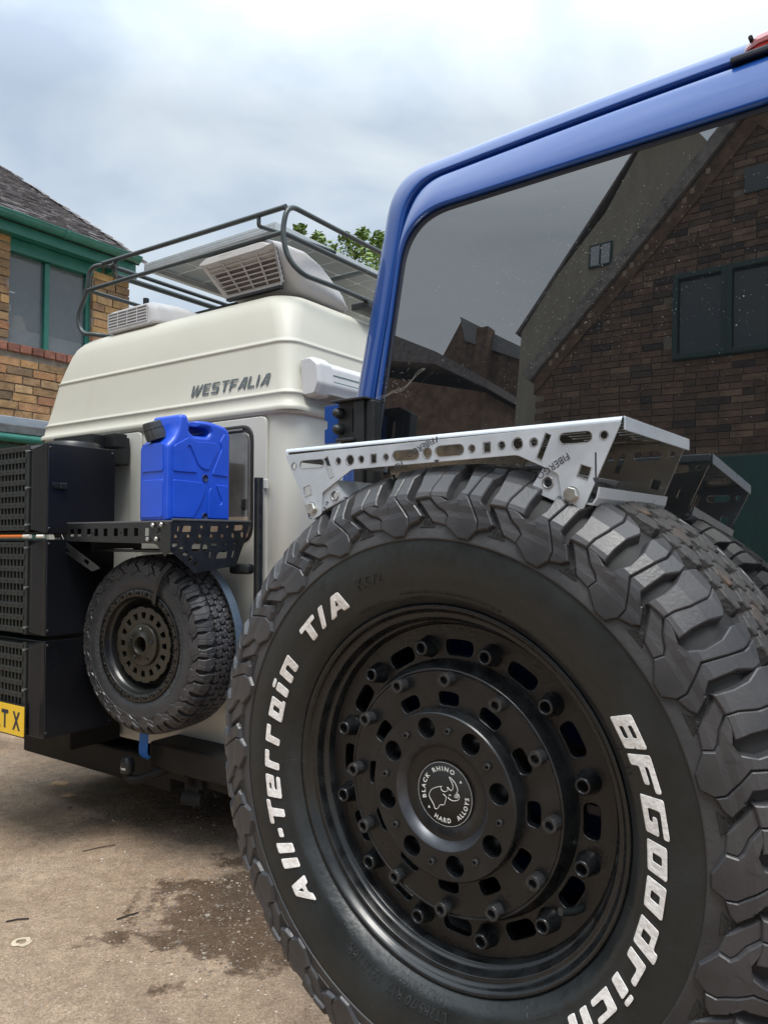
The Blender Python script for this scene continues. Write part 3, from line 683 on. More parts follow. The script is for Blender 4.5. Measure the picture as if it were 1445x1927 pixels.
loft([face(Kf, .060), face(O0, .060)]).build('tailgate_gap', M_gap, BV)
def grow(loop, dx, dz):  # scale away from the centre line
    return [(x+(-dx if x < XC else dx)*min(1, abs(x-XC)/.3), z+dz*(1 if z > 1.2 else 0)) for x, z in loop]
bl = [face(O0, .08), face(O0, .036), face(grow(O0, .003, .003), .031)]
for t, (dx, dz, dy) in enumerate(((.010, .008, .033), (.020, .018, .037), (.032, .030, .045), (.044, .041, .057), (.054, .049, .076), (.060, .053, .10), (.064, .054, .15))):
    bl.append(face(vloop(-.412-dx*.9, .487, -.3050-dx*1.25, 2.078+dz, .05, .078+dx*.1, .014, .153+dx*.16), dy))
OB = vloop(-.495, .46, -.392, 2.133, .06, .085, .014, .164)
bl += [[(x, .60, z) for x, z in OB], [(x, 4.6, z) for x, z in OB]]
b_ = loft(bl); b_.add([(x, 4.6, z) for x, z in OB], [tuple(range(len(OB)))])
body = b_.build('body', M_blue, BV)
# small paint joint near the corner of the roof
# high brake light
X0, X1 = .272, .53; nn = 16
def lens(z0, z1, grow_, name, m, parent):
    mb = MB(); v = []
    for i in range(nn+1):
        t = i/nn; x = X0+(X1-X0)*t; s_ = max(.02, min(1, (t/.14))**.5)*max(.02, min(1, ((1-t)/.14))**.5)
        zc = z0; H = (z1-z0)*(s_ if grow_ else 1)
        yb = Tz(2.07)+.055; D = .036*s_
        P = [(yb, zc), (yb-D*.97, zc), (yb-D, zc+H*.25), (yb-D*.93, zc+H*.6), (yb-D*.72, zc+H*.9), (yb-D*.4, zc+H), (yb, zc+H)]
        v += [(x, y, z) for y, z in P]
    k = 7
    mb.add(v, [(i*k+j, i*k+(j+1) % k, (i+1)*k+(j+1) % k, (i+1)*k+j) for i in range(nn) for j in range(k)], False)
    mb.add(v[:k], [tuple(range(k))]); mb.add(v[-k:], [tuple(range(k))[::-1]]); return mb.build(name, m, parent)
M_red = mat('red_lamp_lens', (.50, .010, .018), .12, coat=1)
bl_ = lens(2.0950, 2.1020, False, 'brake_light', M_red, BV)
lens(2.1022, 2.1230, True, 'pale_lens', mat('pale_lens', (.50, .20, .22), .2, coat=1), bl_)
hx = MB(); hx.tube([(X0+.024, Tz(2.07)+.030, 2.1120), (X0+.024, Tz(2.07)+.0185, 2.1125)], .0032, 10); hx.build('lens_screw', M_dark, bl_)
sb = MB(); sb.box(.268, .54, Tz(2.07)+.018, Tz(2.07)+.06, 2.0845, 2.0945, .003); sb.build('lamp_bracket', M_seal, BV)
# wheel carrier: post, bracket with two domed nuts, blue mounting plate
M_blk = mat('black_powder_coat', (.009, .010, .011), .38, var=.25, vscale=30, bump=.08, bscale=300, rvar=.08)
WC = thing('wheel_carrier', 'black upright post and hinge bracket with two domed nuts on the blue pillar', 'wheel carrier', J, (-.30, .21, 1.0))
m = MB(); m.box(-.330, -.3085, .212, .237, .62, 1.6465, .003); m.box(-.3085, -.290, .218, .243, .62, 1.6445, .003); m.build('post', M_blk, WC)
m = MB(); plate('hinge_plate', [rnd(rect(-.374, 1.577, -.326, 1.648), .006), rect(-.341, 1.592, -.331, 1.634)], .006, XZ(.226), M_blk, WC, .001)
m.box(-.376, -.300, .205, .262, 1.6455, 1.6495, .001); m.build('cover_lip', M_blk, WC)
plate('mounting_plate', [rnd([(-.420, 1.578), (-.345, 1.578), (-.345, 1.650), (-.420, 1.648), (-.420, 1.622), (-.413, 1.620), (-.413, 1.606), (-.420, 1.604)], .002)], .004, XZ(.240), M_blue, WC, .0006)
for z in (1.6275, 1.5985):
    MB().lathe([(.0100, .0), (.0100, .0035), (.0092, .006), (.0088, .009), (.0070, .0135), (.0040, .0160), (.0002, .0168)], 20).build('domed_nut', M_rub, WC).location = Vector((-.3685, .222, z))-Vector((-.30, .21, 1.0))
for o in list(col.objects):
    if o.name.startswith('domed_nut'): o.data.transform(Matrix.Translation((-.30, .21, 1.0)))
m = MB(); m.tube([(-.352, .222, 1.578), (-.352, .222, 1.560), (-.345, .222, 1.53)], .0105, 14); m.box(-.366, -.325, .205, .240, 1.574, 1.580, .002); m.build('pivot_pin', M_blk, WC)
m = MB(); m.box(-.35, .12, .2455, .2565, 1.02, 1.10, .002); m.box(-.33, .06, .2455, .2565, .92, .98, .002); m.build('crossbar', M_blk, WC)
# rain drops on the glass
dp = MB(); rg = random.Random(3)
for i in range(900):
    if i < 750: x = rg.gauss(.10, .13); z = rg.gauss(1.79, .085)
    else: x = rg.uniform(-.3, .5); z = rg.uniform(1.5, 1.97)
    if not (-.27 < x < .6 and 1.5 < z < 1.965): continue
    r = rg.uniform(.00018, .00042)*(1 if rg.random() < .95 else 1.8); c = (x, .275+.07*(z-1.5)+.0019, z)
    vv = [(c[0]+r*cos(q*pi/3), c[1], c[2]+r*1.1*sin(q*pi/3)) for q in range(6)]+[(c[0], c[1]-r*.6, c[2])]
    dp.add(vv, [(q, (q+1) % 6, 6) for q in range(6)], True)
dp.build('water_drops', mat('water_drop', (.55, .56, .55), .15), gl, kind='stuff')
# cobweb strung from the pillar to the window
M_web = mat('cobweb', (.42, .41, .38), .9)
wb = MB(); pts = [(-.335, 1.654), (-.322, 1.661), (-.305, 1.662), (-.290, 1.668), (-.268, 1.671), (-.252, 1.680), (-.236, 1.697), (-.222, 1.700)]
for k in range(3):
    q = [(x, .263+.07*(z-1.5), z-k*.003*abs(sin(i*1.3))) for i, (x, z) in enumerate(pts)]
    wb.tube(smooth_path(q, 4), .00014, 4, smooth=False)
for i in range(26):
    x = rg.uniform(-.315, -.25); z = rg.uniform(1.655, 1.72); wb.tube([(x, .266+.07*(z-1.5), z), (x+rg.uniform(-.006, .006), .266+.07*(z-1.5), z-rg.uniform(.001, .005))], .00013, 4)
alone(bake(wb.build('cobweb', M_web), J), 'torn pale cobweb on the lower left corner of the tinted window', 'cobweb')

SHL.location = Vector(SHL.location) + J.M.to_3x3() @ Vector((.0104, -.0170, -.002)); SHL.scale = (.983,)*3
# ------------------------------------------------------------------ camper van
M_cream = mat('cream_paint', (.48, .475, .43), .42, coat=.2, c2=(.51, .50, .45), vscale=1.3, ramp=(.3, .7), coat_rough=.15, bump=.015, bscale=5, rvar=.08)
def roof_mat():
    m = mat('cream_fibreglass', (.44, .43, .37), .55, coat=.06, c2=(.48, .465, .40), vscale=1.6, ramp=(.3, .7), coat_rough=.25, bump=.03, bscale=6)
    t = m.node_tree; b = t.nodes['Principled BSDF']; src = b.inputs['Base Color'].links[0].from_socket
    tc = N(t, 'ShaderNodeTexCoord'); mp = N(t, 'ShaderNodeMapping'); mp.inputs['Scale'].default_value = (9, 9, 1.2); n = N(t, 'ShaderNodeTexNoise'); n.inputs['Scale'].default_value = 1.1; n.inputs['Detail'].default_value = 6
    r = N(t, 'ShaderNodeValToRGB'); r.color_ramp.elements[0].position = .60; r.color_ramp.elements[0].color = (0, 0, 0, 1); r.color_ramp.elements[1].position = .82; r.color_ramp.elements[1].color = (.55, .55, .55, 1)
    mx = N(t, 'ShaderNodeMix', data_type='RGBA'); mx.inputs[7].default_value = (.40, .38, .27, 1)
    t.links.new(tc.outputs['Object'], mp.inputs[0]); t.links.new(mp.outputs[0], n.inputs[0]); t.links.new(n.outputs[0], r.inputs[0]); t.links.new(r.outputs[0], mx.inputs[0]); t.links.new(src, mx.inputs[6]); t.links.new(mx.outputs[2], b.inputs['Base Color'])
    return m
M_roof = roof_mat()
M_wht = mat('white_plastic', (.47, .47, .48), .45, var=.06, vscale=6, bump=.03, bscale=40)
M_wht2 = mat('aged_white_plastic', (.44, .43, .42), .5, c2=(.52, .51, .50), vscale=5, bump=.05, bscale=30)
M_grey = mat('grey_decal', (.085, .105, .115), .5)
M_tube = mat('dark_green_grey_tube', (.030, .040, .042), .38, var=.2, vscale=12, rvar=.1)
CV = thing('camper_van', 'cream high-roof camper van with WESTFALIA lettering behind the black boxes', 'camper van', V, (-.96, 2.2, 0))
def rloop(inx, iny, z, r, n=8, W=1.925, Lg=4.7, x1=None):
    """rounded rectangle in plan, inset inx from both sides, iny from the ends"""
    x0 = -W+inx; xr = -inx; y0 = iny; y1 = Lg-iny; o = []
    for cx, cy, a0 in ((xr-r, y0+r, -pi/2), (xr-r, y1-r, 0), (x0+r, y1-r, pi/2), (x0+r, y0+r, pi)):
        for i in range(n+1):
            a = a0+pi/2*i/n; o.append((cx+r*cos(a), cy+r*sin(a), z))
    return o
def densify(l, n=14):
    o = []; k = len(l)
    for i in range(k):
        a, b = Vector(l[i]), Vector(l[(i+1) % k]); m = n if (b-a).length > .5 else 1
        for j in range(m): o.append(tuple(a.lerp(b, j/m)))
    return o
def vloft(secs, crown=None, smooth=True, cap=True):
    m = MB(); L_ = [densify(s) for s in secs]; k = len(L_[0]); v = [p for l in L_ for p in l]; f = []
    for i in range(len(L_)-1):
        for j in range(k): f.append((i*k+j, i*k+(j+1) % k, (i+1)*k+(j+1) % k, (i+1)*k+j))
    m.add(v, f, smooth)
    if cap: m.add(L_[-1], [tuple(range(k))])
    return m
body_s = [rloop(0, .004, .40, .09), rloop(0, .0, .46, .10), rloop(0, .0, 1.02, .10), rloop(.0, .0, 1.03, .10), rloop(.003, .001, 1.20, .10), rloop(.012, .006, 1.30, .10), rloop(.004, .002, 1.315, .10), rloop(.006, .004, 1.70, .10), rloop(.010, .008, 1.96, .10)]
vloft(body_s).build('body', M_cream, CV)
rs = [(-.014, -.014, 1.968, 0.068), (-.016, -.016, 1.978, 0.068), (-.012, -.012, 1.992, 0.068), (-.002, -.002, 1.996, 0.068), (.002, .002, 2.040, 0.071), (-.001, -.001, 2.044, 0.071), (-.001, -.001, 2.050, 0.071), (.007, .007, 2.056, 0.071), (.010, .010, 2.066, 0.071), (.026, .024, 2.15, 0.081), (.047, .043, 2.27, 0.087), (.049, .045, 2.283, 0.087), (.046, .042, 2.286, 0.087), (.047, .043, 2.295, 0.087), (.054, .050, 2.300, 0.087), (.056, .052, 2.31, 0.087),
      (.074, .068, 2.38, 0.099), (.092, .086, 2.45, 0.112), (.108, .100, 2.49, 0.124), (.130, .122, 2.52, 0.130), (.160, .150, 2.545, 0.136), (.21, .20, 2.567, 0.149), (.30, .30, 2.588, 0.161), (.45, .46, 2.602, 0.174), (.70, .75, 2.61, 0.124)]
vloft([rloop(a, b, z, r) for a, b, z, r in rs]).build('high_roof', M_roof, CV)
ub = MB(); 
vloft([rloop(.012, .010, 1.955, .10), rloop(-.010, -.010, 1.956, .11), rloop(-.014, -.014, 1.969, .11)], cap=False).build('roof_joint', M_cream, CV)
# doors: two slabs standing a little proud, so that the joint is a real gap
d_r = rnd([(-.978, .47), (-.128, .47), (-.128, 1.03), (-.128, 1.947), (-.978, 1.947)], .035); d_l = rnd([(-1.80, .47), (-.992, .47), (-.992, 1.947), (-1.80, 1.947)], .035)
wr = rnd(rect(-.86, 1.392, -.206, 1.914), .075, 6); wl = rnd(rect(-1.70, 1.40, -1.078, 1.914), .075, 6)
RD = plate('rear_door', [d_r, wr], .016, XZ(-.004), M_cream, CV, .004)
LD = plate('rear_door', [d_l, wl], .016, XZ(-.004), M_cream, CV, .004)
plate('window_blank', [rnd(rect(-1.70, 1.40, -1.078, 1.914), .07, 6)], .004, XZ(.001), M_cream, LD, .001)
M_wframe = mat('brown_black_rubber', (.018, .016, .016), .4)
M_bwin = mat('brown_acrylic_window', (.045, .038, .034), .08, coat=1, c2=(.16, .15, .14), vscale=3.2, ramp=(.35, .8))
fr = plate('window_frame', [wr, rnd(rect(-.848, 1.404, -.218, 1.902), .066, 6)], .022, XZ(-.006), M_wframe, RD, .003)
def cushion(x0, z0, x1, z1, y, r, m, name, parent, th=.012):
    mb = MB(); L0 = rnd(rect(x0, z0, x1, z1), r, 6); 
    rings = []
    for d, yy in ((0, y+th), (0, y+.004), (.006, y+.0008), (.014, y)):
        rr = inset(L0, d) if d else L0
        rings.append([(a, yy, b) for a, b in rr])
    k = len(L0); v = [p for r_ in rings for p in r_]; mb.add(v, [(i*k+j, i*k+(j+1) % k, (i+1)*k+(j+1) % k, (i+1)*k+j) for i in range(3) for j in range(k)], True); mb.add(rings[-1], [tuple(range(k))]); return mb.build(name, m, parent)
wp = cushion(-.842, 1.410, -.226, 1.888, -.014, .055, M_bwin, 'window_pane', RD)
MB().box(-.80, -.235, -.0165, -.0150, 1.412, 1.505, .0).build('blind', mat('tan_blind', (.33, .24, .17), .35, coat=.8), RD)
m = MB(); m.box(-.85, -.27, -.020, -.012, 1.892, 1.901, .002); m.build('window_track', mat('grey_metal', (.22, .23, .24), .4, metal=.6), RD)
m = MB(); m.box(-.268, -.250, -.026, -.014, 1.535, 1.585, .004); m.tube([(-.259, -.03, 1.55), (-.259, -.014, 1.55)], .006, 10); m.build('window_catch', M_blk, RD)
# door hinges, lower seam lines, badge area
for z in (1.645, 1.02, .62):
    m = MB(); m.box(-.135, -.112, -.024, -.010, z-.022, z+.022, .004); m.box(-.170, -.112, -.018, -.012, z+.012, z+.017, .001); m.build('door_hinge', M_cream, CV)
m = MB(); m.box(-1.75, -.9, -.020, -.002, .945, .965, .004); m.build('swage', M_cream, CV)
# WESTFALIA
WG = {'W': ([(0, 1), (.04, 0), (.30, 0), (.47, .5), (.50, 0), (.76, 0), (1.12, 1), (.90, 1), (.66, .25), (.64, 1), (.48, 1), (.24, .25), (.22, 1)],),
      'E': ([(0, 0), (.72, 0), (.72, .19), (.22, .19), (.22, .41), (.66, .41), (.66, .59), (.22, .59), (.22, .81), (.74, .81), (.74, 1), (0, 1)],),
      'S': ([(0, 0), (.74, 0), (.74, .59), (.22, .59), (.22, .81), (.72, .81), (.72, 1), (0, 1), (0, .41), (.52, .41), (.52, .19), (0, .19)],),
      'T': ([(.28, 0), (.50, 0), (.50, .81), (.8, .81), (.8, 1), (0, 1), (0, .81), (.28, .81)],), 'F': ([(0, 0), (.22, 0), (.22, .38), (.64, .38), (.64, .57), (.22, .57), (.22, .81), (.72, .81), (.72, 1), (0, 1)],),
      'A': ([(0, 0), (.40, 1), (.78, 1), (.78, 0), (.56, 0), (.56, .22), (.30, .22), (.22, 0)], [(.37, .40), (.56, .40), (.56, .80), (.53, .80)]),
      'L': ([(0, 0), (.68, 0), (.68, .19), (.22, .19), (.22, 1), (0, 1)],), 'I': ([(0, 0), (.22, 0), (.22, 1), (0, 1)],)}
x = 0; wb_ = MB(); adv = {'W': 1.16, 'E': .88, 'S': .90, 'T': .86, 'F': .80, 'A': .92, 'L': .78, 'I': .36}
tot = sum(adv[c] for c in 'WESTFALIA')
hh = .056; sx = .522/tot
for i, c in enumerate('WESTFALIA'):
    loops = [rnd(l, .07) for l in WG[c]]
    me = curve_me(loops, .0006, 0, -.022)
    x0 = x
    def f(p):
        X = -.652+(x0+p.x+.16*(p.y-.0))*sx; Z = 2.087+p.y*hh; ins = .007+(.020-.007)*(Z-2.056)/(2.15-2.056)
        return Vector((X, ins-.0022-p.z, Z))
    MB().mesh(me, fn=f).build('letter', M_grey, CV); x += adv[c]
# lower body, bumper, underside
M_bump = mat('dark_plastic_bumper', (.010, .010, .010), .6, spec=.25, var=.3, vscale=10, bump=.1, bscale=120)
m = MB(); m.box(-1.96, -.70, -.05, .10, .215, .36, .01); m.build('bumper', M_bump, CV)
m = MB(); m.box(-.70, .02, -.17, .06, .362, .482, .012); m.box(-.66, -.02, -.10, .05, .30, .36, .01); m.build('step', M_bump, CV)
m = MB(); m.box(-1.86, -.06, .1, 4.4, .24, .42, .02); m.build('chassis', M_dark, CV)
cutz = MB(); cutz.box(-.795, -.745, -.010, -.004, .385, .425, .001); cutz.build('sticker', mat('pale_sticker', (.5, .48, .42), .6), CV)
for wy in (.95, 3.7):
    for wx in (-1.72, -.03):
        m = MB(); prof = [(.18, .0), (.20, .02), (.30, .03), (.34, .015), (.35, -.02), (.35, -.16), (.34, -.19), (.20, -.2)]; s_ = MB().lathe(prof, 40)
        sgn = 1
        m.add([(wx+(p[1]*-1)*1, wy+p[0], .35+p[2]) for p in s_.v], s_.f, True); wo = m.build('wheel', M_rub, CV)
        m = MB(); m.tube([(wx-.01, wy, .35), (wx+.19, wy, .35)], .20, 28, smooth=False); m.build('rim', M_rim, wo)
# tow hitch
TH = thing('tow_hitch', 'black tow ball cover and swan-neck hitch below the camper bumper', 'tow hitch', V, (-.66, -.12, .30))
m = MB(); m.tube([(-.748, -.25, .352), (-.748, -.25, .398)], .030, 20); m.tube([(-.748, -.25, .398), (-.748, -.25, .412), (-.748, -.25, .4195)], .0305, 20, r1=.020); cv = m.build('ball_cover', M_rub, TH)
m = MB(); m.mesh(text_me('WEBA  WE', .013, .0003, .0006), fn=lambda p: Vector((-.748+.0312*sin((p.x-.045)/.030), -.25-(.0312+p.z)*cos((p.x-.045)/.030), .368+p.y))); m.build('print', M_capw, cv)
m = MB(); m.tube(bend_path([(-.748, -.25, .360), (-.748, -.25, .322), (-.71, -.23, .316), (-.63, -.16, .352), (-.60, -.11, .375)], .02), .019, 12, r1=.022); m.build('neck', M_bump, TH)
m = MB(); m.box(-.665, -.545, -.135, -.110, .355, .455, .004); m.box(-.60, -.53, -.11, .02, .33, .47, .008); m.build('mounting_plate', M_bump, TH)
for a, b in ((-.650, .44), (-.562, .44), (-.650, .37), (-.562, .37)): hexbolt(a, -.136, b, .009, .008, mat('dull_bolt', (.06, .06, .06), .5, metal=.5), TH)
m = MB(); m.tube([(-.47, -.12, .30), (-.47, -.04, .30)], .045, 18); m.tube([(-.50, -.14, .255), (-.42, -.10, .25)], .030, 12); m.box(-.50, -.40, -.12, .0, .30, .36, .006); m.build('tow_socket', M_dark, TH)
# ------------------------------------------------------------------ awning
AW = thing('awning', 'white rolled awning case on the side of the camper roof', 'awning', V, (.06, 1.5, 2.03))
ap = rnd([(.0, 2.208), (.040, 2.208), (.082, 2.174), (.090, 2.085), (.068, 2.035), (.0, 2.030)], .010, 3)
m = MB()
for dy, q in ((0, 1.0),):
    k = len(ap); v = [(x, .105, z) for x, z in ap]+[(x, .180, z) for x, z in ap]; vi = [(x*.9, .085, 2.118+(z-2.118)*.88) for x, z in ap]
    m.add(v+vi, [(i, (i+1) % k, k+(i+1) % k, k+i) for i in range(k)]+[(2*k+i, 2*k+(i+1) % k, (i+1) % k, i) for i in range(k)]+[tuple(range(2*k, 3*k))], False)
m.build('end_cap', M_wht, AW)
m = MB(); k = len(ap); ap = ap; apc = [(x*.93, 2.118+(z-2.118)*.90) for x, z in ap]; v = [(x, .180, z) for x, z in apc]+[(x, 2.9, z) for x, z in apc]; m.add(v, [(i, (i+1) % k, k+(i+1) % k, k+i) for i in range(k)]+[tuple(range(k, 2*k))[::-1]]); m.build('case', M_wht, AW)
m = MB()
for z, x_ in ((2.135, .0805), (2.105, .0815)): m.box(x_-.004, x_+.0012, .195, 2.88, z-.002, z+.002)
m.build('trim_line', mat('teal_trim', (.10, .17, .18), .5), AW)
m = MB(); m.box(-.02, .004, .090, .15, 2.04, 2.200, .004); m.build('wall_bracket', M_wht, AW)
m = MB(); m.box(.02, .095, .17, 2.85, 2.0385, 2.048, .002); m.build('lead_rail', mat('grey_plastic', (.2, .2, .21), .5), AW)
# ------------------------------------------------------------------ roof rack
RK = thing('roof_rack', 'dark tube roof rack with bent end hoops on top of the camper', 'roof rack', V, (-.8, .9, 2.56))
def tubes(name, paths, r, m, parent, bend=.09):
    mb = MB()
    for p in paths: mb.tube(bend_path(p, bend, 8), r, 12)
    return mb.build(name, m, parent)
tubes('hoop', [[(-.125, 2.6, 2.935), (-.125, .115, 2.935), (-.135, .09, 2.80), (-.115, .105, 2.68), (-.075, .16, 2.612), (-.06, .40, 2.612), (-.06, 2.6, 2.612)]], .0125, M_tube, RK)
tubes('hoop', [[(-1.50, 2.6, 2.945), (-1.50, .115, 2.945), (-1.62, .10, 2.945), (-1.635, .10, 2.82), (-1.735, .10, 2.68), (-1.70, .11, 2.58), (-1.60, .13, 2.566), (-1.55, .25, 2.566)]], .0125, M_tube, RK, .06)
tubes('cross_rail', [[(-1.50, .105, 2.945), (-.125, .105, 2.920)]], .0125, M_tube, RK)
tubes('cross_rail', [[(-1.632, .10, 2.818), (-.137, .095, 2.800)]], .0115, M_tube, RK)
tubes('side_rail', [[(-.137, .09, 2.800), (-.12, 2.6, 2.80)]], .0125, M_tube, RK)
tubes('side_rail', [[(-1.632, .10, 2.818), (-1.62, 2.6, 2.80)]], .0115, M_tube, RK)
tubes('bearer', [[(-1.50, .18, 2.900), (-1.50, 2.6, 2.90)]], .016, M_tube, RK)
tubes('bearer', [[(-.30, .108, 2.918), (-.30, .108, 2.872), (-.25, .30, 2.868), (-.155, .50, 2.835)]], .010, M_tube, RK, .012)
tubes('bearer', [[(-1.40, .105, 2.935), (-1.40, .105, 2.885), (-1.45, .16, 2.885)]], .010, M_tube, RK, .012)
m = MB()
for y in (.72, 1.6, 2.4): m.box(-1.5, -.12, y-.014, y+.014, 2.792, 2.806, .002)
m.build('cross_bar', M_tube, RK)
m = MB(); m.tube([(-1.41, .10, 2.905), (-1.375, .10, 2.912)], .016, 10); m.build('clamp', M_blk, RK)
m = MB(); m.box(-1.30, -1.24, .19, .25, 2.665, 2.69, .004); m.tube([(-1.27, .22, 2.69), (-1.27, .22, 2.735)], .016, 10); m.build('clamp', M_blk, RK)
# ------------------------------------------------------------------ solar panel
SP = thing('solar_panel', 'framed solar panel lying in the roof rack of the camper', 'solar panel', V, (-.88, 1.2, 2.93))
M_alu = mat('brushed_aluminium', (.50, .52, .53), .38, metal=.7, var=.06, vscale=20)
x0, x1, y0, y1 = -1.41, -.385, .31, 2.05; zz = 2.945
m = MB(); 
for a in ((x0, x1, y0, y0+.012), (x0, x1, y1-.012, y1), (x0, x0+.012, y0+.012, y1-.012), (x1-.012, x1, y0+.012, y1-.012)): m.box(*a, zz, zz+.040, .0015)
for a in ((x0+.0125, x1-.0125, y0+.0125, y0+.035), (x0+.0125, x0+.035, y0+.036, y1-.036), (x1-.035, x1-.0125, y0+.036, y1-.036)): m.box(*a, zz+.0005, zz+.003)
for k in (.012, .026): m.box(x0+.002, x1-.002, y0-.0016, y0, zz+k-.002, zz+k+.002)
m.build('frame', M_alu, SP)
m = MB(); m.box(x0+.012, x1-.012, y0+.012, y1-.012, zz+.034, zz+.038); m.build('glass_sheet', mat('panel_backsheet', (.75, .77, .77), .5), SP)
nx, ny = 5, 9; cw, ch = (x1-x0-.06)/nx, (y1-y0-.06)/ny
cm = None; M_cell = mat('solar_cell', (.26, .29, .30), .35, var=.08, vscale=6)
for i in range(nx):
    for j in range(ny):
        if cm is None:
            mb = MB(); c_ = .014; a, b = cw-.010, ch-.010
            v = [(c_, 0), (a-c_, 0), (a, c_), (a, b-c_), (a-c_, b), (c_, b), (0, b-c_), (0, c_)]
            mb.add([(p, q, 0) for p, q in v]+[(p, q, -.0012) for p, q in v], [tuple(range(8)), tuple(range(15, 7, -1))]+[(q, (q+1) % 8, 8+(q+1) % 8, 8+q) for q in range(8)])
            cm = bpy.data.meshes.new('solar_cell'); cm.from_pydata(mb.v, [], mb.f); cm.materials.append(M_cell); cm.update()
        o = bpy.data.objects.new('solar_cell', cm); col.objects.link(o); o.parent = SP
        o.location = Vector((x0+.03+i*cw+.005, y0+.03+j*ch+.005, zz+.0338))-Vector((-.88, 1.2, 2.93))
# ------------------------------------------------------------------ air conditioners
def louvre(parent, fn, W_, H_, nx, nz, m, mi, depth=.02):
    """grille drawn in local (u, w): bars over a dark recess; fn maps (u, d, w) to the frame"""
    g = MB(); fr_ = .010
    def bx(u0, u1, d0, d1, w0, w1):
        v = [fn(u, d, w_) for u in (u0, u1) for d in (d0, d1) for w_ in (w0, w1)]
        g.add(v, [(0, 1, 3, 2), (4, 6, 7, 5), (0, 4, 5, 1), (2, 3, 7, 6), (0, 2, 6, 4), (1, 5, 7, 3)])
    for i in range(nx+1): u = W_*i/nx; bx(u-.0030, u+.0030, -.003, .006, 0, H_)
    for k in range(nz+1): w_ = H_*k/nz; bx(0, W_, -.001, depth*.9, w_-.0030, w_+.0026)
    g.build('grille', m, parent)
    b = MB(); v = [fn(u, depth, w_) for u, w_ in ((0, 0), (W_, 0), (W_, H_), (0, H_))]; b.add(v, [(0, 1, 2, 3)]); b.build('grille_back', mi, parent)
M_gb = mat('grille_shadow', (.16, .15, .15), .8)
AC = thing('air_conditioner', 'large white air conditioner with slanted louvred front, near the right end of the roof', 'air conditioner', V, (-.46, .45, 2.60), 'air conditioners on the camper roof')
# shell sections along y: (y, x0, x1, z0, z1)
secs = [(.098, -.66, -.235, 2.750, 2.770), (.086, -.69, -.215, 2.752, 2.780), (.11, -.705, -.205, 2.752, 2.802), (.17, -.70, -.200, 2.715, 2.812), (.255, -.675, -.185, 2.640, 2.806), (.30, -.66, -.165, 2.600, 2.798), (.40, -.66, -.155, 2.585, 2.762), (.48, -.65, -.150, 2.575, 2.712), (.56, -.63, -.15, 2.565, 2.660), (.62, -.60, -.17, 2.56, 2.620)]
m = MB(); k = None; V_ = []
for y, a, b, c, d in secs:
    lp = rnd([(a+.045, c), (b-.045, c), (b, c+.25*(d-c)), (b-.008, d-.02), (b-.05, d), (a+.05, d), (a+.008, d-.02), (a, c+.25*(d-c))], .03, 3)
    V_.append([(x, y, z) for x, z in lp]); k = len(lp)
m.add([p for l in V_ for p in l], [(i*k+j, i*k+(j+1) % k, (i+1)*k+(j+1) % k, (i+1)*k+j) for i in range(1, len(V_)-1) for j in range(k)], True)
m.add(V_[-1], [tuple(range(k))]); m.add(V_[1], [tuple(range(k))[::-1]])
m.build('shell', M_wht2, AC)
fnA = lambda u, d, w_: Vector((-.622+u+(-.045+.09*u/.375)*(w_/.155)*1.0, .222+d*.75-(w_/.155)*.105, 2.632+w_*.80+d*.5)) + Vector((0, -.006, -.003))
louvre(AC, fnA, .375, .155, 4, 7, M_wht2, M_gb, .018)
m = MB(); v = [Vector((-.632, .212, 2.612)), Vector((-.250, .212, 2.612)), Vector((-.20, .095, 2.765)), Vector((-.69, .095, 2.765))]
v2 = [Vector((-.622, .222, 2.630)), Vector((-.247, .222, 2.630)), Vector((-.212, .117, 2.757)), Vector((-.668, .117, 2.757))]
v2 = [p+Vector((0, -.008, -.004)) for p in v2]
m.add(v+v2, [(0, 1, 5, 4), (1, 2, 6, 5), (2, 3, 7, 6), (3, 0, 4, 7)]); m.build('grille_surround', M_wht2, AC)
m = MB(); m.box(-.62, -.255, .205, .232, 2.598, 2.6125, .002); m.build('base_slot', M_blk, AC)
m = MB(); m.box(-.15, -.04, .62, .90, 2.57, 2.605, .006); m.build('base_foot', M_blk, AC)
m = MB()
for i in range(4): m.box(-.54+i*.022, -.527+i*.022, .085, .092, 2.774, 2.778)
m.box(-.555, -.43, .098, .110, 2.747, 2.760, .003); m.build('control_clips', mat('greyish_plastic', (.42, .41, .40), .5), AC)
AC2 = thing('air_conditioner', 'small low white vent unit with barred front, at the left end of the roof', 'air conditioner', V, (-1.25, .35, 2.56), 'air conditioners on the camper roof')
m = MB(); V_ = []
for y, a, b, c, d in [(.125, -1.478, -1.10, 2.555, 2.657), (.128, -1.482, -1.085, 2.55, 2.664), (.15, -1.484, -1.06, 2.55, 2.672), (.28, -1.48, -1.03, 2.55, 2.676), (.45, -1.46, -1.02, 2.55, 2.665), (.62, -1.43, -1.05, 2.55, 2.62), (.66, -1.40, -1.08, 2.55, 2.59)]:
    lp = rnd([(a, c), (b, c), (b-.01, d-.03), (b-.05, d), (a+.04, d), (a, d-.012)], .02, 3); V_.append([(x, y, z) for x, z in lp]); k = len(lp)
m.add([p for l in V_ for p in l], [(i*k+j, i*k+(j+1) % k, (i+1)*k+(j+1) % k, (i+1)*k+j) for i in range(len(V_)-1) for j in range(k)], True); m.add(V_[0], [tuple(range(k))[::-1]]); m.add(V_[-1], [tuple(range(k))])
m.build('shell', M_wht, AC2)
louvre(AC2, lambda u, d, w_: Vector((-1.470+u, .1215+d*.1, 2.572+w_)), .335, .082, 4, 5, M_wht, M_gb, .020)
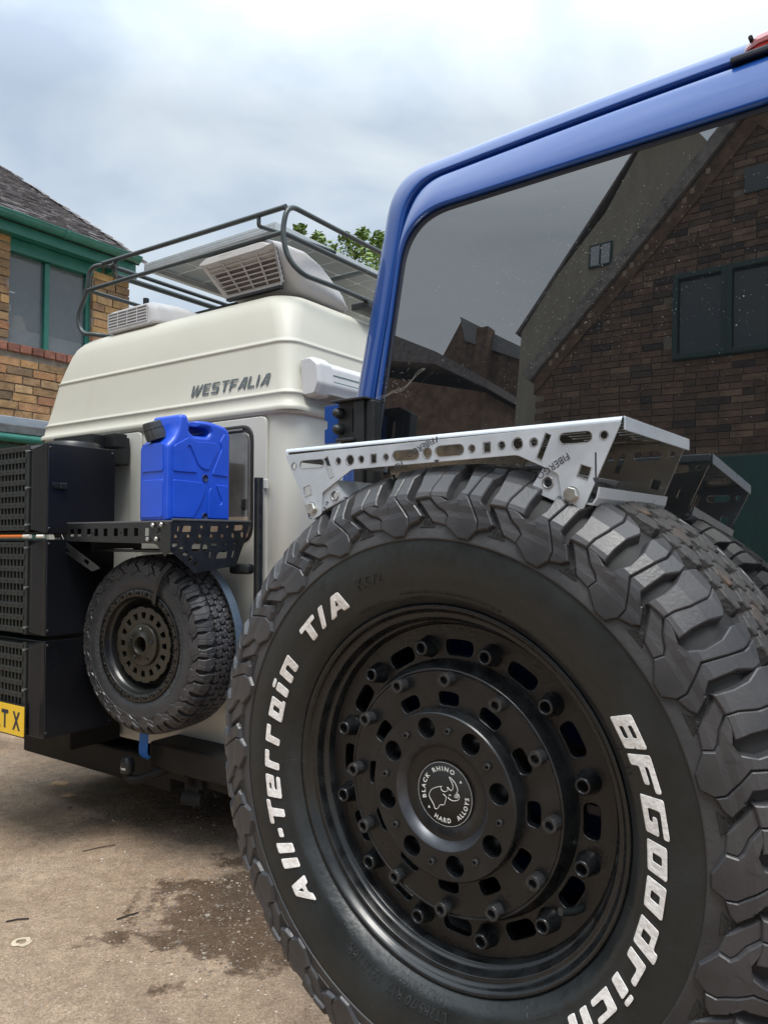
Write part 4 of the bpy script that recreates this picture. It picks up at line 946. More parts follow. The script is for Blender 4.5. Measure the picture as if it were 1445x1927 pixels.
# ------------------------------------------------------------------ black side tube and jerry can
m = MB(); m.tube([(-.100, -.085, .60), (-.100, -.085, 1.655), (-.100, -.085, 1.667)], .0195, 18); TB = alone(bake(m.build('upright_tube', M_blk), V), 'black upright tube standing beside the camper rear window', 'tube')
M_can = mat('blue_plastic', (.008, .066, .52), .38, var=.10, vscale=5, rvar=.10, coat=.15, coat_rough=.3)
CN = thing('water_can', 'bright blue plastic water can with black screw cap, standing on the black tray', 'water can', V, (-.28, -.32, 1.472))
cx0, cx1, cy0, cy1 = -.366, -.192, -.496, -.160
out_ = [(cy0, 1.474), (cy1, 1.474), (cy1, 1.855), (cy1-.03, 1.878), (-.255, 1.890), (-.300, 1.890), (-.318, 1.858), (-.335, 1.850), (-.352, 1.862), (-.360, 1.896), (-.405, 1.900), (-.425, 1.885), (-.432, 1.862), (cy0+.004, 1.812), (cy0, 1.795)]
out_ = [(cy0, 1.474), (cy1, 1.474), (cy1, 1.850), (cy1-.022, 1.879), (-.262, 1.892), (-.335, 1.890), (-.352, 1.878), (-.385, 1.878), (-.392, 1.906), (-.432, 1.906), (-.440, 1.850), (-.462, 1.806), (cy0, 1.776)]
hdl = rnd([(-.378, 1.862), (-.384, 1.842), (-.362, 1.826), (-.290, 1.828), (-.272, 1.848), (-.290, 1.864)], .008)
def can_half(x0, x1, name):
    me = curve_me([rnd(out_, .016, 4), hdl], (x1-x0)/2-.016, .016, -.016, 3)
    return MB().mesh(me, fn=lambda p: Vector(((x0+x1)/2+p.z, p.x, p.y)), smooth=False)
cb = can_half(cx0, cx1, 'shell')
for i in range(len(cb.sm)): cb.sm[i] = True
sh_ = cb.build('shell', M_can, CN)
# grooves and raised ribs: embossed plates on the flank, pressed bands round the middle
rb = MB()
def flank(poly, d=.004):
    me = curve_me([rnd(poly, .008, 3)], .0012, .0025, -.0025, 2); rb.mesh(me, fn=lambda p: Vector((cx1+.0005+p.z, p.x, p.y)), smooth=False)
yc, zc = -.300, 1.653
flank([(cy0+.03, 1.672), (-.345, 1.674), (-.378, 1.730), (-.402, 1.775), (-.385, 1.785), (-.338, 1.705), (-.31, 1.690), (-.283, 1.690), (-.232, 1.780), (-.247, 1.805), (-.30, 1.805), (-.345, 1.80), (-.39, 1.815), (cy0+.03, 1.775)])
flank([(-.268, 1.672), (cy1-.018, 1.668), (cy1-.018, 1.835), (-.20, 1.850), (-.225, 1.812), (-.212, 1.786)])
flank([(cy0+.03, 1.490), (-.365, 1.490), (-.322, 1.555), (-.300, 1.612), (-.318, 1.637), (cy0+.03, 1.640)])
flank([(-.285, 1.490), (cy1-.018, 1.490), (cy1-.018, 1.630), (-.245, 1.632), (-.208, 1.560), (-.222, 1.545), (-.272, 1.620), (-.283, 1.600)])
rb.build('pressed_ribs', M_can, CN)
fr2 = MB()
for z0, z1 in ((1.490, 1.640), (1.672, 1.785)):
    fr2.mesh(curve_me([rnd(rect(cx0+.022, z0, cx1-.022, z1), .01)], .0012, .0025, -.0025, 2), fn=lambda p: Vector((p.x, cy0-.0005-p.z, p.y)))
fr2.build('end_ribs', M_can, CN)
dp_ = MB()
for z in (1.655, 1.497):
    s_ = MB().lathe([(.0165, -.001), (.0150, .0042), (.0135, .0046), (.0120, .002), (.0002, .0015)], 22)
    dp_.add([(cx1-.0012+(-p[1])*1.0, -.302+p[0], z+p[2]) for p in s_.v], s_.f, True)
dp_.build('moulded_dimple', mat('blue_plastic_shade', (.003, .012, .07), .6), CN)  # shade in the dimples put in as a darker copy of the can blue
c0 = Vector((-.290, -.478, 1.828)); ax = Vector((-.16, -.30, 1)).normalized(); t1 = ax.cross(Vector((1, 0, 0))).normalized(); t2 = ax.cross(t1)
def capl(prof, n, rib=0):
    v = []; k = len(prof)
    for i in range(n):
        a = 2*pi*i/n
        for r, h in prof: rr = 1.12*r*(1-rib*(i % 3 == 0)); v.append(tuple(c0+ax*h+(t1*cos(a)+t2*sin(a))*rr))
    return v, [(i*k+j, ((i+1) % n)*k+j, ((i+1) % n)*k+j+1, i*k+j+1) for i in range(n) for j in range(k-1)]
m = MB(); v, f = capl([(.036, -.025), (.037, -.004), (.0365, .016), (.034, .0175)], 36, .05); m.add(v, f); v, f = capl([(.036, .018), (.0365, .022), (.032, .0235)], 30); m.add(v, f)
v, f = capl([(.0325, .018), (.0335, .021), (.033, .043), (.031, .047), (.0001, .0475)], 42, .03); m.add(v, f); m.build('screw_cap', mat('dark_grey_plastic', (.035, .040, .045), .55, bump=.1, bscale=200), CN)
m = MB(); m.box(-.30, -.26, -.348, -.343, 1.848, 1.864, .0005); m.build('label', M_wht, CN)
# ------------------------------------------------------------------ black tray
TR = thing('tyre_tray', 'black powder-coated tray with square holes above the far tyre, carrying the blue can', 'metal tray', V, (-.53, -.3, 1.28), 'perforated trays over the spare wheels')
fo = [(-.870, 1.3955), (-.262, 1.3865), (-.240, 1.380), (-.195, 1.3350), (-.1625, 1.3600), (-.1625, 1.4745), (-.925, 1.4665)]
fh = [quad_at(x, 1.4330, 0, .026, .032) for x in (-.815, -.762, -.692, -.640, -.575, -.505, -.440, -.372, -.306)]+[circ(x, 1.4310, .0042, 10) for x in (-.788, -.666, -.472, -.339)]+[quad_at(-.232, 1.4330, R_(70), .030, .018)]
plate('front_panel', [rnd(fo, .004)]+fh, .003, XZ(-.500), M_blk, TR, .0006)
plate('end_bracket', [rnd([(-.958, 1.466), (-.928, 1.466), (-.876, 1.409), (-.866, 1.385), (-.640, 1.288), (-.600, 1.284), (-.652, 1.306), (-.870, 1.395), (-.934, 1.455)], .003) if False else rnd([(-.975, 1.466), (-.927, 1.466), (-.872, 1.398), (-.640, 1.300), (-.604, 1.282), (-.660, 1.268), (-.905, 1.362), (-.925, 1.385)], .004), slot(-.873, 1.3655, -.838, 1.3520, .0085), quad_at(-.700, 1.308, R_(-22), .034, .017), quad_at(-.925, 1.437, R_(110), .020, .014)], .003, XZ(-.504), M_blk, TR, .0006)
eo = [(-.500, 1.476), (-.071, 1.484), (-.108, 1.396), (-.158, 1.290), (-.222, 1.286), (-.383, 1.269), (-.420, 1.300), (-.505, 1.360)]
eh = [quad_at(-.466, 1.445, R_(80), .020, .008), rnd([(-.448, 1.432), (-.404, 1.434), (-.400, 1.458), (-.438, 1.458)], .005), circ(-.348, 1.454, .0075, 10, .006), rnd([(-.302, 1.434), (-.262, 1.435), (-.258, 1.458), (-.298, 1.458)], .005), circ(-.208, 1.457, .007, 10, .005), rnd([(-.170, 1.440), (-.122, 1.444), (-.118, 1.465), (-.165, 1.464)], .006)]
eh += [circ(y, z, .0075, 10, .013) for y, z in ((-.478, 1.410), (-.416, 1.412), (-.356, 1.412), (-.296, 1.414), (-.237, 1.414), (-.177, 1.418), (-.124, 1.424))]
eh += [slot(-.488, 1.380, -.475, 1.386, .007), rnd([(-.400, 1.358), (-.372, 1.352), (-.354, 1.366), (-.350, 1.392), (-.378, 1.392), (-.396, 1.380)], .006), circ(-.328, 1.369, .0135, 12, .015), slot(-.292, 1.3845, -.270, 1.3845, .0055), circ(-.217, 1.387, .0055, 10, .008), circ(-.168, 1.389, .0055, 10, .006),
       slot(-.458, 1.362, -.448, 1.368, .007), slot(-.436, 1.340, -.425, 1.348, .008), slot(-.412, 1.322, -.400, 1.328, .007), slot(-.384, 1.306, -.370, 1.312, .007), slot(-.304, 1.332, -.300, 1.352, .004), rnd([(-.272, 1.324), (-.212, 1.326), (-.206, 1.358), (-.246, 1.358), (-.262, 1.345)], .006), slot(-.180, 1.330, -.172, 1.352, .004)]
plate('end_panel', [rnd(eo, .005)]+eh, .003, YZ(-.160), M_blk, TR, .0006)
m = MB(); m.box(-.925, -.1625, -.4985, -.06, 1.4665, 1.4700); m.build('tray_floor', M_blk, TR)
m = MB(); m.box(-.96, -.158, -.502, -.494, 1.4702, 1.4775, .0018); m.box(-.164, -.156, -.494, -.07, 1.4765, 1.4850, .0018); m.build('top_lip', mat('pale_black_edge', (.10, .105, .11), .35, metal=.3), TR)  # lip paler than the rest of the tray
bo2 = [(-.92, 1.470), (-.165, 1.476), (-.195, 1.34), (-.86, 1.38)]
m = MB(); m.box(-.80, -.20, -.20, -.17, 1.35, 1.362, .003); m.box(-.80, -.20, -.42, -.39, 1.35, 1.362, .003); m.box(-.80, -.77, -.42, -.17, 1.362, 1.466, .003); m.build('saddle', M_blk, TR)
for x, z in ((-.962, 1.456), (-.938, 1.456), (-.922, 1.404), (-.896, 1.404), (-.262, 1.4600), (-.210, 1.4615), (-.292, 1.404), (-.240, 1.405)): hexbolt(x, -.5060, z, .0082, .006, M_zinc, TR)
hexbolt(-.395, -.1585, 1.2735, .008, .006, M_zinc, TR, ax='x')
m = MB(); m.box(-.235, -.120, -.13, -.085, 1.255, 1.300, .012); m.build('rubber_stop', M_rub, TR)
# ------------------------------------------------------------------ far spare wheel
FW = wheel_thing('spare_wheel', 'smaller off-road spare wheel with bronze-black beadlock rim, on the back of the cream camper', 'spare wheel', (-1.020, 3.304, .956), -30, 0, .925, 'spare wheels carried on the vehicles')
make_tyre(FW, 1, False, False)
M_brz = mat('bronze_black_alloy', (.020, .019, .013), .32, var=.15, vscale=20, rvar=.06)
r2 = MB().lathe([(.2535, .022), (.2560, .036), (.2560, .0405), (.2540, .0425), (.2230, .0425), (.2215, .040), (.2200, .020), (.2120, .012), (.2080, .006), (.2060, -.010), (.2000, -.022), (.196, -.030), (.192, -.036), (.190, -.19)], 120)
rm2 = r2.build('rim', mat('gloss_black_ring', (.014, .014, .014), .25, var=.1), FW)
ol = [[((.1745 if (i//4) % 3 != 2 else .170)*cos(2*pi*i/192), (.1745 if (i//4) % 3 != 2 else .170)*sin(2*pi*i/192)) for i in range(192)], wring(.085, 60)[::-1]]
for k in range(16):
    a = 90+22.5*k; ol.append(rnd([(.148*cos(R_(a+5.6)), .148*sin(R_(a+5.6))), (.148*cos(R_(a-5.6)), .148*sin(R_(a-5.6))), (.120*cos(R_(a-4.6)), .120*sin(R_(a-4.6))), (.120*cos(R_(a+4.6)), .120*sin(R_(a+4.6)))], .004))
wplate('spoke_disc', ol, .008, .014, M_brz, rm2, .0018)
pt = MB().lathe([(.0975, -.006), (.0965, .001), (.093, .004), (.088, .0045), (.047, .006), (.0445, .010), (.0405, .011), (.0375, .009), (.0365, -.03)], 90); pt.build('hub', M_brz, rm2).location = (0, -.018, 0)
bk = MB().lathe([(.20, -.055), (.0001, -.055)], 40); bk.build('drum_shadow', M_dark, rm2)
h5 = MB()
for k in range(5):
    a = R_(90-72*k); s_ = MB().lathe([(.0105, .0052), (.0100, .0080), (.0078, .0080), (.0072, .0062), (.0001, .0060)], 18); h5.add([(p[0]+.073*cos(a), p[1], p[2]+.073*sin(a)) for p in s_.v], s_.f, True)
h5.build('lug_seat', M_rim, rm2).location = (0, -.018, 0)
MB().lathe([(.0060, .0062), (.0050, .0100), (.0001, .0105)], 14).build('locating_pin', M_zinc, rm2).location = (0, -.018, .073)
copies(capscrew(.0088, .0500, .042, 12), 'ring_bolt', .2385, 90, 360/28, 28, M_rimg, rm2)
rbm = bpy.data.meshes.new('ring_rib'); q = MB(); q.box(-.004, .004, -.0450, -.0420, -.013, .012, .001); rbm.from_pydata(q.v, [], q.f); rbm.materials.append(M_rimg)
for k in range(28):
    a = 90+360/28*(k+.5); o = bpy.data.objects.new('ring_rib', rbm); col.objects.link(o); o.parent = rm2; o.location = (.2385*cos(R_(a)), 0, .2385*sin(R_(a))); o.rotation_euler = (0, R_(90-a), 0)
# straps over the far wheel
M_strap = mat('black_webbing_sheen', (.060, .085, .120), .4, var=.15, vscale=40, bump=.2, bscale=300)  # black strap, its bluish reflection put into the base colour
def ribbon(path, width_dir, w_, th, m, name, label, cat, grp=None):
    P = smooth_path(path, 8); mb = MB(); v = []
    for i, p in enumerate(P):
        d = (P[min(i+1, len(P)-1)]-P[max(i-1, 0)]).normalized(); wd = Vector(width_dir); wd = (wd-d*wd.dot(d)).normalized(); nn_ = d.cross(wd)
        for a, b in ((-1, -1), (1, -1), (1, 1), (-1, 1)): v.append(p+wd*a*w_/2+nn_*b*th/2)
    mb.add(v, [(i*4+j, i*4+(j+1) % 4, (i+1)*4+(j+1) % 4, (i+1)*4+j) for i in range(len(P)-1) for j in range(4)]+[(0, 1, 2, 3)], False)
    return alone(bake(mb.build(name, m), V), label, cat, grp)
FWm = Matrix.Translation((-1.020, 3.304, .956)) @ Matrix.Rotation(R_(-30), 4, 'Z')
Vi = V.M.inverted()
def fw(r, th, o, s_=.925): p = FWm @ Vector((r*s_*cos(R_(th)), -o*s_, r*s_*sin(R_(th)))); return tuple(Vi @ p)
ribbon([fw(.440, a, -.150) for a in (98, 84, 70, 56, 44, 32, 20, 8, -4, -16, -30)], tuple((Vi.to_3x3() @ FWm.to_3x3()) @ Vector((0, 1, 0))), .045, .003, M_strap, 'strap', 'black webbing strap, bluish reflection put into its colour, over the tread of the far spare wheel', 'strap', 'straps round the far spare wheel')
ribbon([fw(.425, 62, .035), fw(.385, 63, .052), (fw(.33, 64, .058)), fw(.27, 63, .056), fw(.215, 60, .045), fw(.205, 58, .0)], tuple((Vi.to_3x3() @ FWm.to_3x3()) @ Vector((1, 0, -.45))), .022, .003, M_blk, 'strap', 'black strap from the black tray down into the far rim', 'strap', 'straps round the far spare wheel')
ribbon([(-.690, -.20, .60), (-.694, -.205, .50), (-.680, -.215, .44), (-.662, -.20, .415)], (1, 0, 0), .060, .003, mat('bright_blue_webbing', (.006, .12, .45), .5), 'strap', 'short bright blue strap end hanging under the far spare wheel', 'strap', 'straps round the far spare wheel')
# ------------------------------------------------------------------ black storage boxes
M_box = mat('black_box_enamel', (.0035, .0042, .0062), .34, var=.2, vscale=3, rvar=.06, bump=.03, bscale=200)
M_boxf = mat('black_box_frame', (.006, .0065, .008), .42, var=.2, vscale=10)
M_mesh = mat('black_lattice', (.013, .015, .014), .5, var=.2, vscale=10, bump=.05, bscale=200)
def storage_box(z0, z1, label, latch=True, top=False):
    B = thing('storage_box', label, 'storage box', V, (-1.30, -.42, z0), 'black storage boxes on the back of the camper')
    xr = -.850; yf, yb = -.600, -.262
    m = MB(); m.box(-1.82, xr, yf+.001, yb, z0+.004, z1-.006, .003); m.build('box_body', M_box, B)
    m = MB(); a, b = (xr-.0005, yf-.002), (-.905, -.628)      # sloping front frame
    zz0, zz1 = z0+.010, z1-.012
    pr = [(xr-.001, yf), (xr-.022, yf-.004), (-.905, -.632), (-1.79, -.632), (-1.80, -.60)]
    k = len(pr); v = [(x, y, zz0+(.012 if i in (2, 3) else 0)) for i, (x, y) in enumerate(pr)]+[(x, y, zz1-(.020 if i in (2, 3) else 0)) for i, (x, y) in enumerate(pr)]
    m.add(v, [(i, i+1, k+i+1, k+i) for i in range(k-1)]+[tuple(range(k))[::-1], tuple(range(k, 2*k))]); m.build('lid_frame', M_boxf, B)
    # lattice panel: horizontal slotted bars and vertical ribs
    g0, g1 = z0+.030, z1-.030; nb = int(round((g1-g0)/.052))
    bars = MB(); xa, xb = -1.78, -.945
    for i in range(nb+1):
        z = g0+(g1-g0)*i/nb; bars.box(xa, xb, -.6440, -.6365, z-.0115, z+.0115, .0015)
    bm_ = bars.build('lattice_bars', M_mesh, B)
    ribs = MB()
    for i in range(28):
        x = xb-.004-i*.0285
        if x < xa: break
        ribs.box(x-.0055, x+.0055, -.6405, -.6330, g0-.01, g1+.01)
    ribs.box(xb-.004, xb+.020, -.6400, -.6325, g0-.018, g1+.018, .001); ribs.build('lattice_ribs', M_mesh, B)
    sl_ = MB()
    for i in range(nb+1):
        z = g0+(g1-g0)*i/nb
        for j in range(9):
            x = xb-.03-j*.052-(i % 2)*.012; sl_.box(x-.010, x+.010, -.6446, -.6441, z-.0022, z+.0022)
    sl_.build('lattice_slots', M_dark, bm_, kind='stuff')
    for i in range(3):
        z = g0+.012+(g1-g0-.024)*i/2
        m = MB(); m.tube([(-.928, -.633, z), (-.928, -.652, z)], .0055, 10); m.tube([(-.928, -.645, z), (-.918, -.652, z)], .004, 8); m.build('stud', M_zinc if i == 9 else mat('dull_steel', (.20, .21, .21), .35, metal=.8), B)
    for y, z in ((yf+.014, z1-.026), (yb-.014, z1-.026), (yf+.014, z0+.026), (yb-.014, z0+.026)):
        m = MB(); s_ = MB().lathe([(.0072, 0), (.0062, .0022), (.003, .0034), (.0001, .0036)], 12); m.add([(xr-.0004-p[1], y+p[0], z+p[2]) for p in s_.v], s_.f, True); m.build('rivet', M_boxf, B)
    m = MB(); m.box(xr-.0006, xr+.0016, yf+.003, yf+.0055, z0+.01, z1-.012); m.build('edge_strip', mat('edge_sheen', (.03, .032, .035), .3), B)
    if latch:
        z = z0+(z1-z0)*.525; m = MB(); m.box(xr, xr+.006, -.578, -.512, z-.012, z+.014, .002); m.box(xr+.006, xr+.016, -.548, -.512, z-.014, z+.015, .004); m.tube([(xr+.004, -.572, z), (xr+.012, -.572, z)], .006, 10); m.build('latch', M_boxf, B)
    return B
B1_ = storage_box(1.424, 1.826, 'top black storage box of the stack, with side latch and lattice front', True)
B2_ = storage_box(.985, 1.410, 'middle black storage box of the stack, with lattice front', False)
B3_ = storage_box(.550, .975, 'bottom black storage box of the stack, behind the yellow plate', False)
m = MB(); m.mesh(text_me('olradbus', .060, .0003, .0012, 0, 1.05), fn=lambda p: Vector((-.8494+p.z, -.560+p.y, .930-p.x))); m.build('side_print', mat('black_on_black_print', (.006, .007, .009), .3), B3_)
m = MB(); m.tube([(-.99, -.39, 1.818), (-.99, -.39, 1.838), (-.99, -.39, 1.846)], .125, 34, r1=.115); lidm = m
TP = alone(bake(lidm.build('round_lid', M_box), V), 'flat round black lid on top of the uppermost storage box', 'lid')
m = MB(); m.box(-1.40, -1.07, -.24, -.02, 1.78, 1.920, .006); m.box(-1.069, -.985, -.17, -.10, 1.855, 1.922, .003); alone(bake(m.build('box_carrier', M_boxf), V), 'black carrier frame between the boxes and the camper rear door', 'carrier frame')
m = MB(); m.box(-1.31, -1.12, -.30, -.02, .40, .62, .006); alone(bake(m.build('box_support', M_bump), V), 'dark support leg under the stack of black boxes', 'support')
# orange strip light / whip between the two upper boxes
OP = thing('striped_rod', 'orange rod with pale end sections lying between the upper and middle boxes', 'rod', V, (-1.3, -.61, 1.413))
m = MB(); m.tube([(-1.75, -.640, 1.4165), (-.955, -.640, 1.4165)], .0080, 10); m.build('rod', mat('orange_lacquer', (.55, .14, .02), .3, coat=.6), OP)
m = MB(); m.tube([(-.954, -.640, 1.4165), (-.905, -.640, 1.4165)], .0088, 10); m.tube([(-.878, -.625, 1.4165), (-.845, -.612, 1.4165)], .0080, 10); m.build('ferrule', mat('pale_metal', (.62, .60, .54), .4, metal=.3), OP)
# number plate
NP = thing('number_plate', 'yellow number plate ending in RTX on the front of the bottom box', 'number plate', V, (-1.16, -.655, .568))
plate('plate', [rnd(rect(-1.42, .568, -.902, .694), .006)], .003, XZ(-.6560), mat('plate_yellow', (.72, .45, .012), .35, coat=.4), NP, .0005)
plate('plate_surround', [rnd(rect(-1.426, .562, -.896, .700), .008)], .003, XZ(-.6525), M_boxf, NP, .0005)
def pchar(s, x): 
    me = text_me(s, .098, .0004, .0030); mb = MB(); xs = [v.co.x for v in me.vertices]; w0, w1 = min(xs), max(xs); wd = {'R': .054, 'T': .054, 'X': .060}[s]
    mb.mesh(me, fn=lambda p: Vector((x+(p.x-w0)/(w1-w0)*wd, -.6580-p.z, .5930+p.y*1.08))); mb.build('character', M_ink, NP)
for c, xx in zip('RTX', (-1.138, -1.077, -.989)): pchar(c, xx)
# small blue and green sticker further back at the rear corner
m = MB(); m.box(-.045, -.03, -.016, -.013, 1.005, 1.045, .001); sk = alone(bake(m.build('corner_tag', mat('blue_green_tag', (.01, .10, .16), .5)), V), 'tiny blue-green tag at the right rear corner of the camper', 'tag')
# ------------------------------------------------------------------ ground
def ground_mat():
    m = bpy.data.materials.new('dirt_and_gravel'); m.use_nodes = True; t = m.node_tree; b = t.nodes['Principled BSDF']; b.inputs['Roughness'].default_value = .95; b.inputs['Specular IOR Level'].default_value = .2
    tc = N(t, 'ShaderNodeTexCoord'); P = tc.outputs['Object']
    def noise_(sc_, det=6, rough=.6, vec=P, dist=0):
        n = N(t, 'ShaderNodeTexNoise'); n.inputs['Scale'].default_value = sc_; n.inputs['Detail'].default_value = det; n.inputs['Roughness'].default_value = rough; n.inputs['Distortion'].default_value = dist; t.links.new(vec, n.inputs[0]); return n
    def ramp_(src, a, ca, b_, cb, mid=None):
        r = N(t, 'ShaderNodeValToRGB'); r.color_ramp.elements[0].position = a; r.color_ramp.elements[0].color = (*ca, 1); r.color_ramp.elements[1].position = b_; r.color_ramp.elements[1].color = (*cb, 1)
        if mid: e = r.color_ramp.elements.new(mid[0]); e.color = (*mid[1], 1)
        t.links.new(src, r.inputs[0]); return r.outputs[0]
    def mixc(f, a, c, mode='MIX'):
        x = N(t, 'ShaderNodeMix', data_type='RGBA', blend_type=mode)
        if isinstance(f, float): x.inputs[0].default_value = f
        else: t.links.new(f, x.inputs[0])
        t.links.new(a, x.inputs[6])
        if isinstance(c, tuple): x.inputs[7].default_value = (*c, 1)
        else: t.links.new(c, x.inputs[7])
        return x.outputs[2]
    base = ramp_(noise_(1.1, 5).outputs[0], .30, (.40, .29, .205), .68, (.62, .48, .36), (.5, (.50, .375, .27)))
    fine = ramp_(noise_(16, 8, .8).outputs[0], .32, (.66, .64, .62), .70, (1.22, 1.21, 1.20))
    c = mixc(1., base, fine, 'MULTIPLY')
    fine2 = ramp_(noise_(130, 6, .85).outputs[0], .34, (.45, .43, .41), .66, (1.45, 1.44, 1.42)); c = mixc(1., c, fine2, 'MULTIPLY')
    vo = N(t, 'ShaderNodeTexVoronoi'); vo.inputs['Scale'].default_value = 85; t.links.new(P, vo.inputs[0])
    grit = ramp_(vo.outputs['Distance'], .05, (1, 1, 1), .22, (0, 0, 0)); sel = ramp_(noise_(60, 2).outputs[0], .55, (0, 0, 0), .62, (1, 1, 1))
    gm_ = mixc(1., grit, sel, 'MULTIPLY'); c = mixc(gm_, c, (.50, .44, .37))
    # older grey tarmac patches showing through, dark damp earth, and darker bands under and beside the camper
    g2 = ramp_(noise_(.55, 6, .62, dist=.4).outputs[0], .50, (0, 0, 0), .60, (.75, .75, .75)); c = mixc(g2, c, mixc(1., c, (.62, .66, .72), 'MULTIPLY'))
    def blot(cx, cy, rx, ry, ang, lo=.75, hi=1.0, amp=1.1):
        mp = N(t, 'ShaderNodeMapping'); mp.vector_type = 'TEXTURE'; mp.inputs['Location'].default_value = (cx, cy, 0); mp.inputs['Rotation'].default_value = (0, 0, R_(ang)); mp.inputs['Scale'].default_value = (rx, ry, 1); t.links.new(P, mp.inputs[0])
        ln = N(t, 'ShaderNodeVectorMath', operation='LENGTH'); t.links.new(mp.outputs[0], ln.inputs[0])
        nn = noise_(3.4, 9, .66); ma = N(t, 'ShaderNodeMath', operation='MULTIPLY_ADD'); t.links.new(nn.outputs[0], ma.inputs[0]); ma.inputs[1].default_value = amp; t.links.new(ln.outputs['Value'], ma.inputs[2])
        sb_ = N(t, 'ShaderNodeMath', operation='SUBTRACT'); t.links.new(ma.outputs[0], sb_.inputs[0]); sb_.inputs[1].default_value = amp*.5
        return ramp_(sb_.outputs[0], lo, (1, 1, 1), hi, (0, 0, 0))
    damp = blot(-.48, 3.02, .46, .50, 15, .80, .98, 3.2); c = mixc(damp, c, mixc(1., c, (.36, .33, .31), 'MULTIPLY'))
    d2 = blot(-.75, 4.15, .95, .28, 28, .5, 1.15); c = mixc(d2, c, mixc(1., c, (.50, .49, .50), 'MULTIPLY'))
    d3 = blot(-2.1, 5.4, 1.2, .35, 10, .3, 1.2); c = mixc(d3, c, mixc(1., c, (.55, .55, .56), 'MULTIPLY'))
    t.links.new(c, b.inputs['Base Color'])
    h1 = noise_(14, 10, .75); h2 = noise_(70, 8, .8); bp = N(t, 'ShaderNodeBump'); bp.inputs['Strength'].default_value = .9; bp.inputs['Distance'].default_value = .03; t.links.new(h1.outputs[0], bp.inputs['Height'])
    bp2 = N(t, 'ShaderNodeBump'); bp2.inputs['Strength'].default_value = 1.0; bp2.inputs['Distance'].default_value = .014; t.links.new(h2.outputs[0], bp2.inputs['Height']); t.links.new(bp.outputs[0], bp2.inputs['Normal']); t.links.new(bp2.outputs[0], b.inputs['Normal'])
    return m
M_gnd = ground_mat()
def gh(x, y): 
    if not (-4.5 < x < 1.5 and 1.2 < y < 8): return 0
    e = min(1, (x+4.5)/.6, (1.5-x)/.6, (y-1.2)/.6, (8-y)/.6)
    return e*(.022*noise.noise(Vector((x*.9, y*.9, 0)))+.008*noise.noise(Vector((x*5, y*5, 3)))+.0045*noise.noise(Vector((x*19, y*19, 5)))+.0022*noise.noise(Vector((x*48, y*48, 9))))
g = MB(); xs = [-150, -60, -20, -8]+[-4.5+6*i/330 for i in range(331)]+[4, 8, 20, 60, 150]; ys = [-150, -60, -20, -6, 0]+[1.2+6.8*i/320 for i in range(321)]+[12, 20, 60, 150]
nx_ = len(xs); g.add([(x, y, gh(x, y)) for y in ys for x in xs], [(j*nx_+i, j*nx_+i+1, (j+1)*nx_+i+1, (j+1)*nx_+i) for j in range(len(ys)-1) for i in range(nx_-1)], True)
g.build('ground', M_gnd, None, 'structure')
# loose stones
def stone_mesh(name, seed, m):
    bm = bmesh.new(); bmesh.ops.create_icosphere(bm, subdivisions=1, radius=1); r = random.Random(seed)
    for v in bm.verts: v.co *= r.uniform(.65, 1.2); v.co.z *= .6
    return bm
rg = random.Random(11); st = MB(); st2 = MB(); base = []
for s in range(6):
    bm = stone_mesh('s', s, None); bm.verts.index_update(); base.append(([v.co.copy() for v in bm.verts], [[q.index for q in f.verts] for f in bm.faces])); bm.free()
def instain(x, y): return ((x+.5)/.42)**2+((y-3.0)/.45)**2 < 1.1 or ((x+.75)/.9)**2+((y-4.1)/.35)**2 < 1
n_ = 0
for i in range(60000):
    x = rg.uniform(-3.6, .6); y = rg.uniform(2.1, 7)
    if y > 4.6 and rg.random() < .3: continue
    if not instain(x, y) and y > 4 and rg.random() < .45: continue
    r = rg.lognormvariate(-6.35, .50)*(1.5 if instain(x, y) else 1.0); r = min(r, .013)
    v, f = base[rg.randrange(6)]; a = rg.uniform(0, 6.3); c, s_ = cos(a), sin(a); z = gh(x, y)+r*.12
    tg = st2 if instain(x, y) else st
    tg.add([(x+(p.x*c-p.y*s_)*r, y+(p.x*s_+p.y*c)*r, z+p.z*r) for p in v], f); n_ += 1
st2.build('damp_gravel', brick_mat('damp_stones', [(.12, .095, .07), (.22, .17, .13), (.15, .125, .10), (.33, .28, .23), (.10, .08, .065)]), None, 'stuff')['label'] = 'damp darker loose gravel in the wet patch, dark gravel under the camper'
st.build('loose_gravel', brick_mat('gravel_stones', [(.30, .23, .165), (.44, .34, .25), (.36, .30, .25), (.52, .45, .37), (.26, .20, .15), (.40, .31, .22)]), None, 'stuff')
# twigs and a splash on the dirt
def twig(p0, p1, r, label):
    m = MB(); a, b = Vector(p0), Vector(p1); m.tube([a, a.lerp(b, .4)+Vector((.004, .003, .002)), b], r, 6)
    return alone(bake(m.build('twig', mat('dark_twig', (.03, .022, .018), .9)), None), label, 'twig', 'twigs lying on the dirt')
twig((-.985, 2.90, gh(-.985, 2.9)+.004), (-.925, 2.96, gh(-.925, 2.96)+.004), .0028, 'short dark twig on the dirt, left of the damp patch')
twig((-1.38, 2.87, gh(-1.38, 2.87)+.004), (-1.31, 2.90, gh(-1.31, 2.9)+.004), .003, 'short dark twig at the left edge of the picture near the pale splash')
twig((-1.345, 3.50, gh(-1.345, 3.5)+.004), (-1.22, 3.56, gh(-1.22, 3.56)+.005), .002, 'long thin forked twig on the dirt below the tow hitch')
sp = MB(); k = 22; ring = []
for i in range(k):
    a = 2*pi*i/k; r = .052*(1+.28*noise.noise(Vector((cos(a)*1.6, sin(a)*1.6, 4)))); r *= .72; ring.append((-1.262+r*cos(a)*.85, 2.735+r*sin(a)))
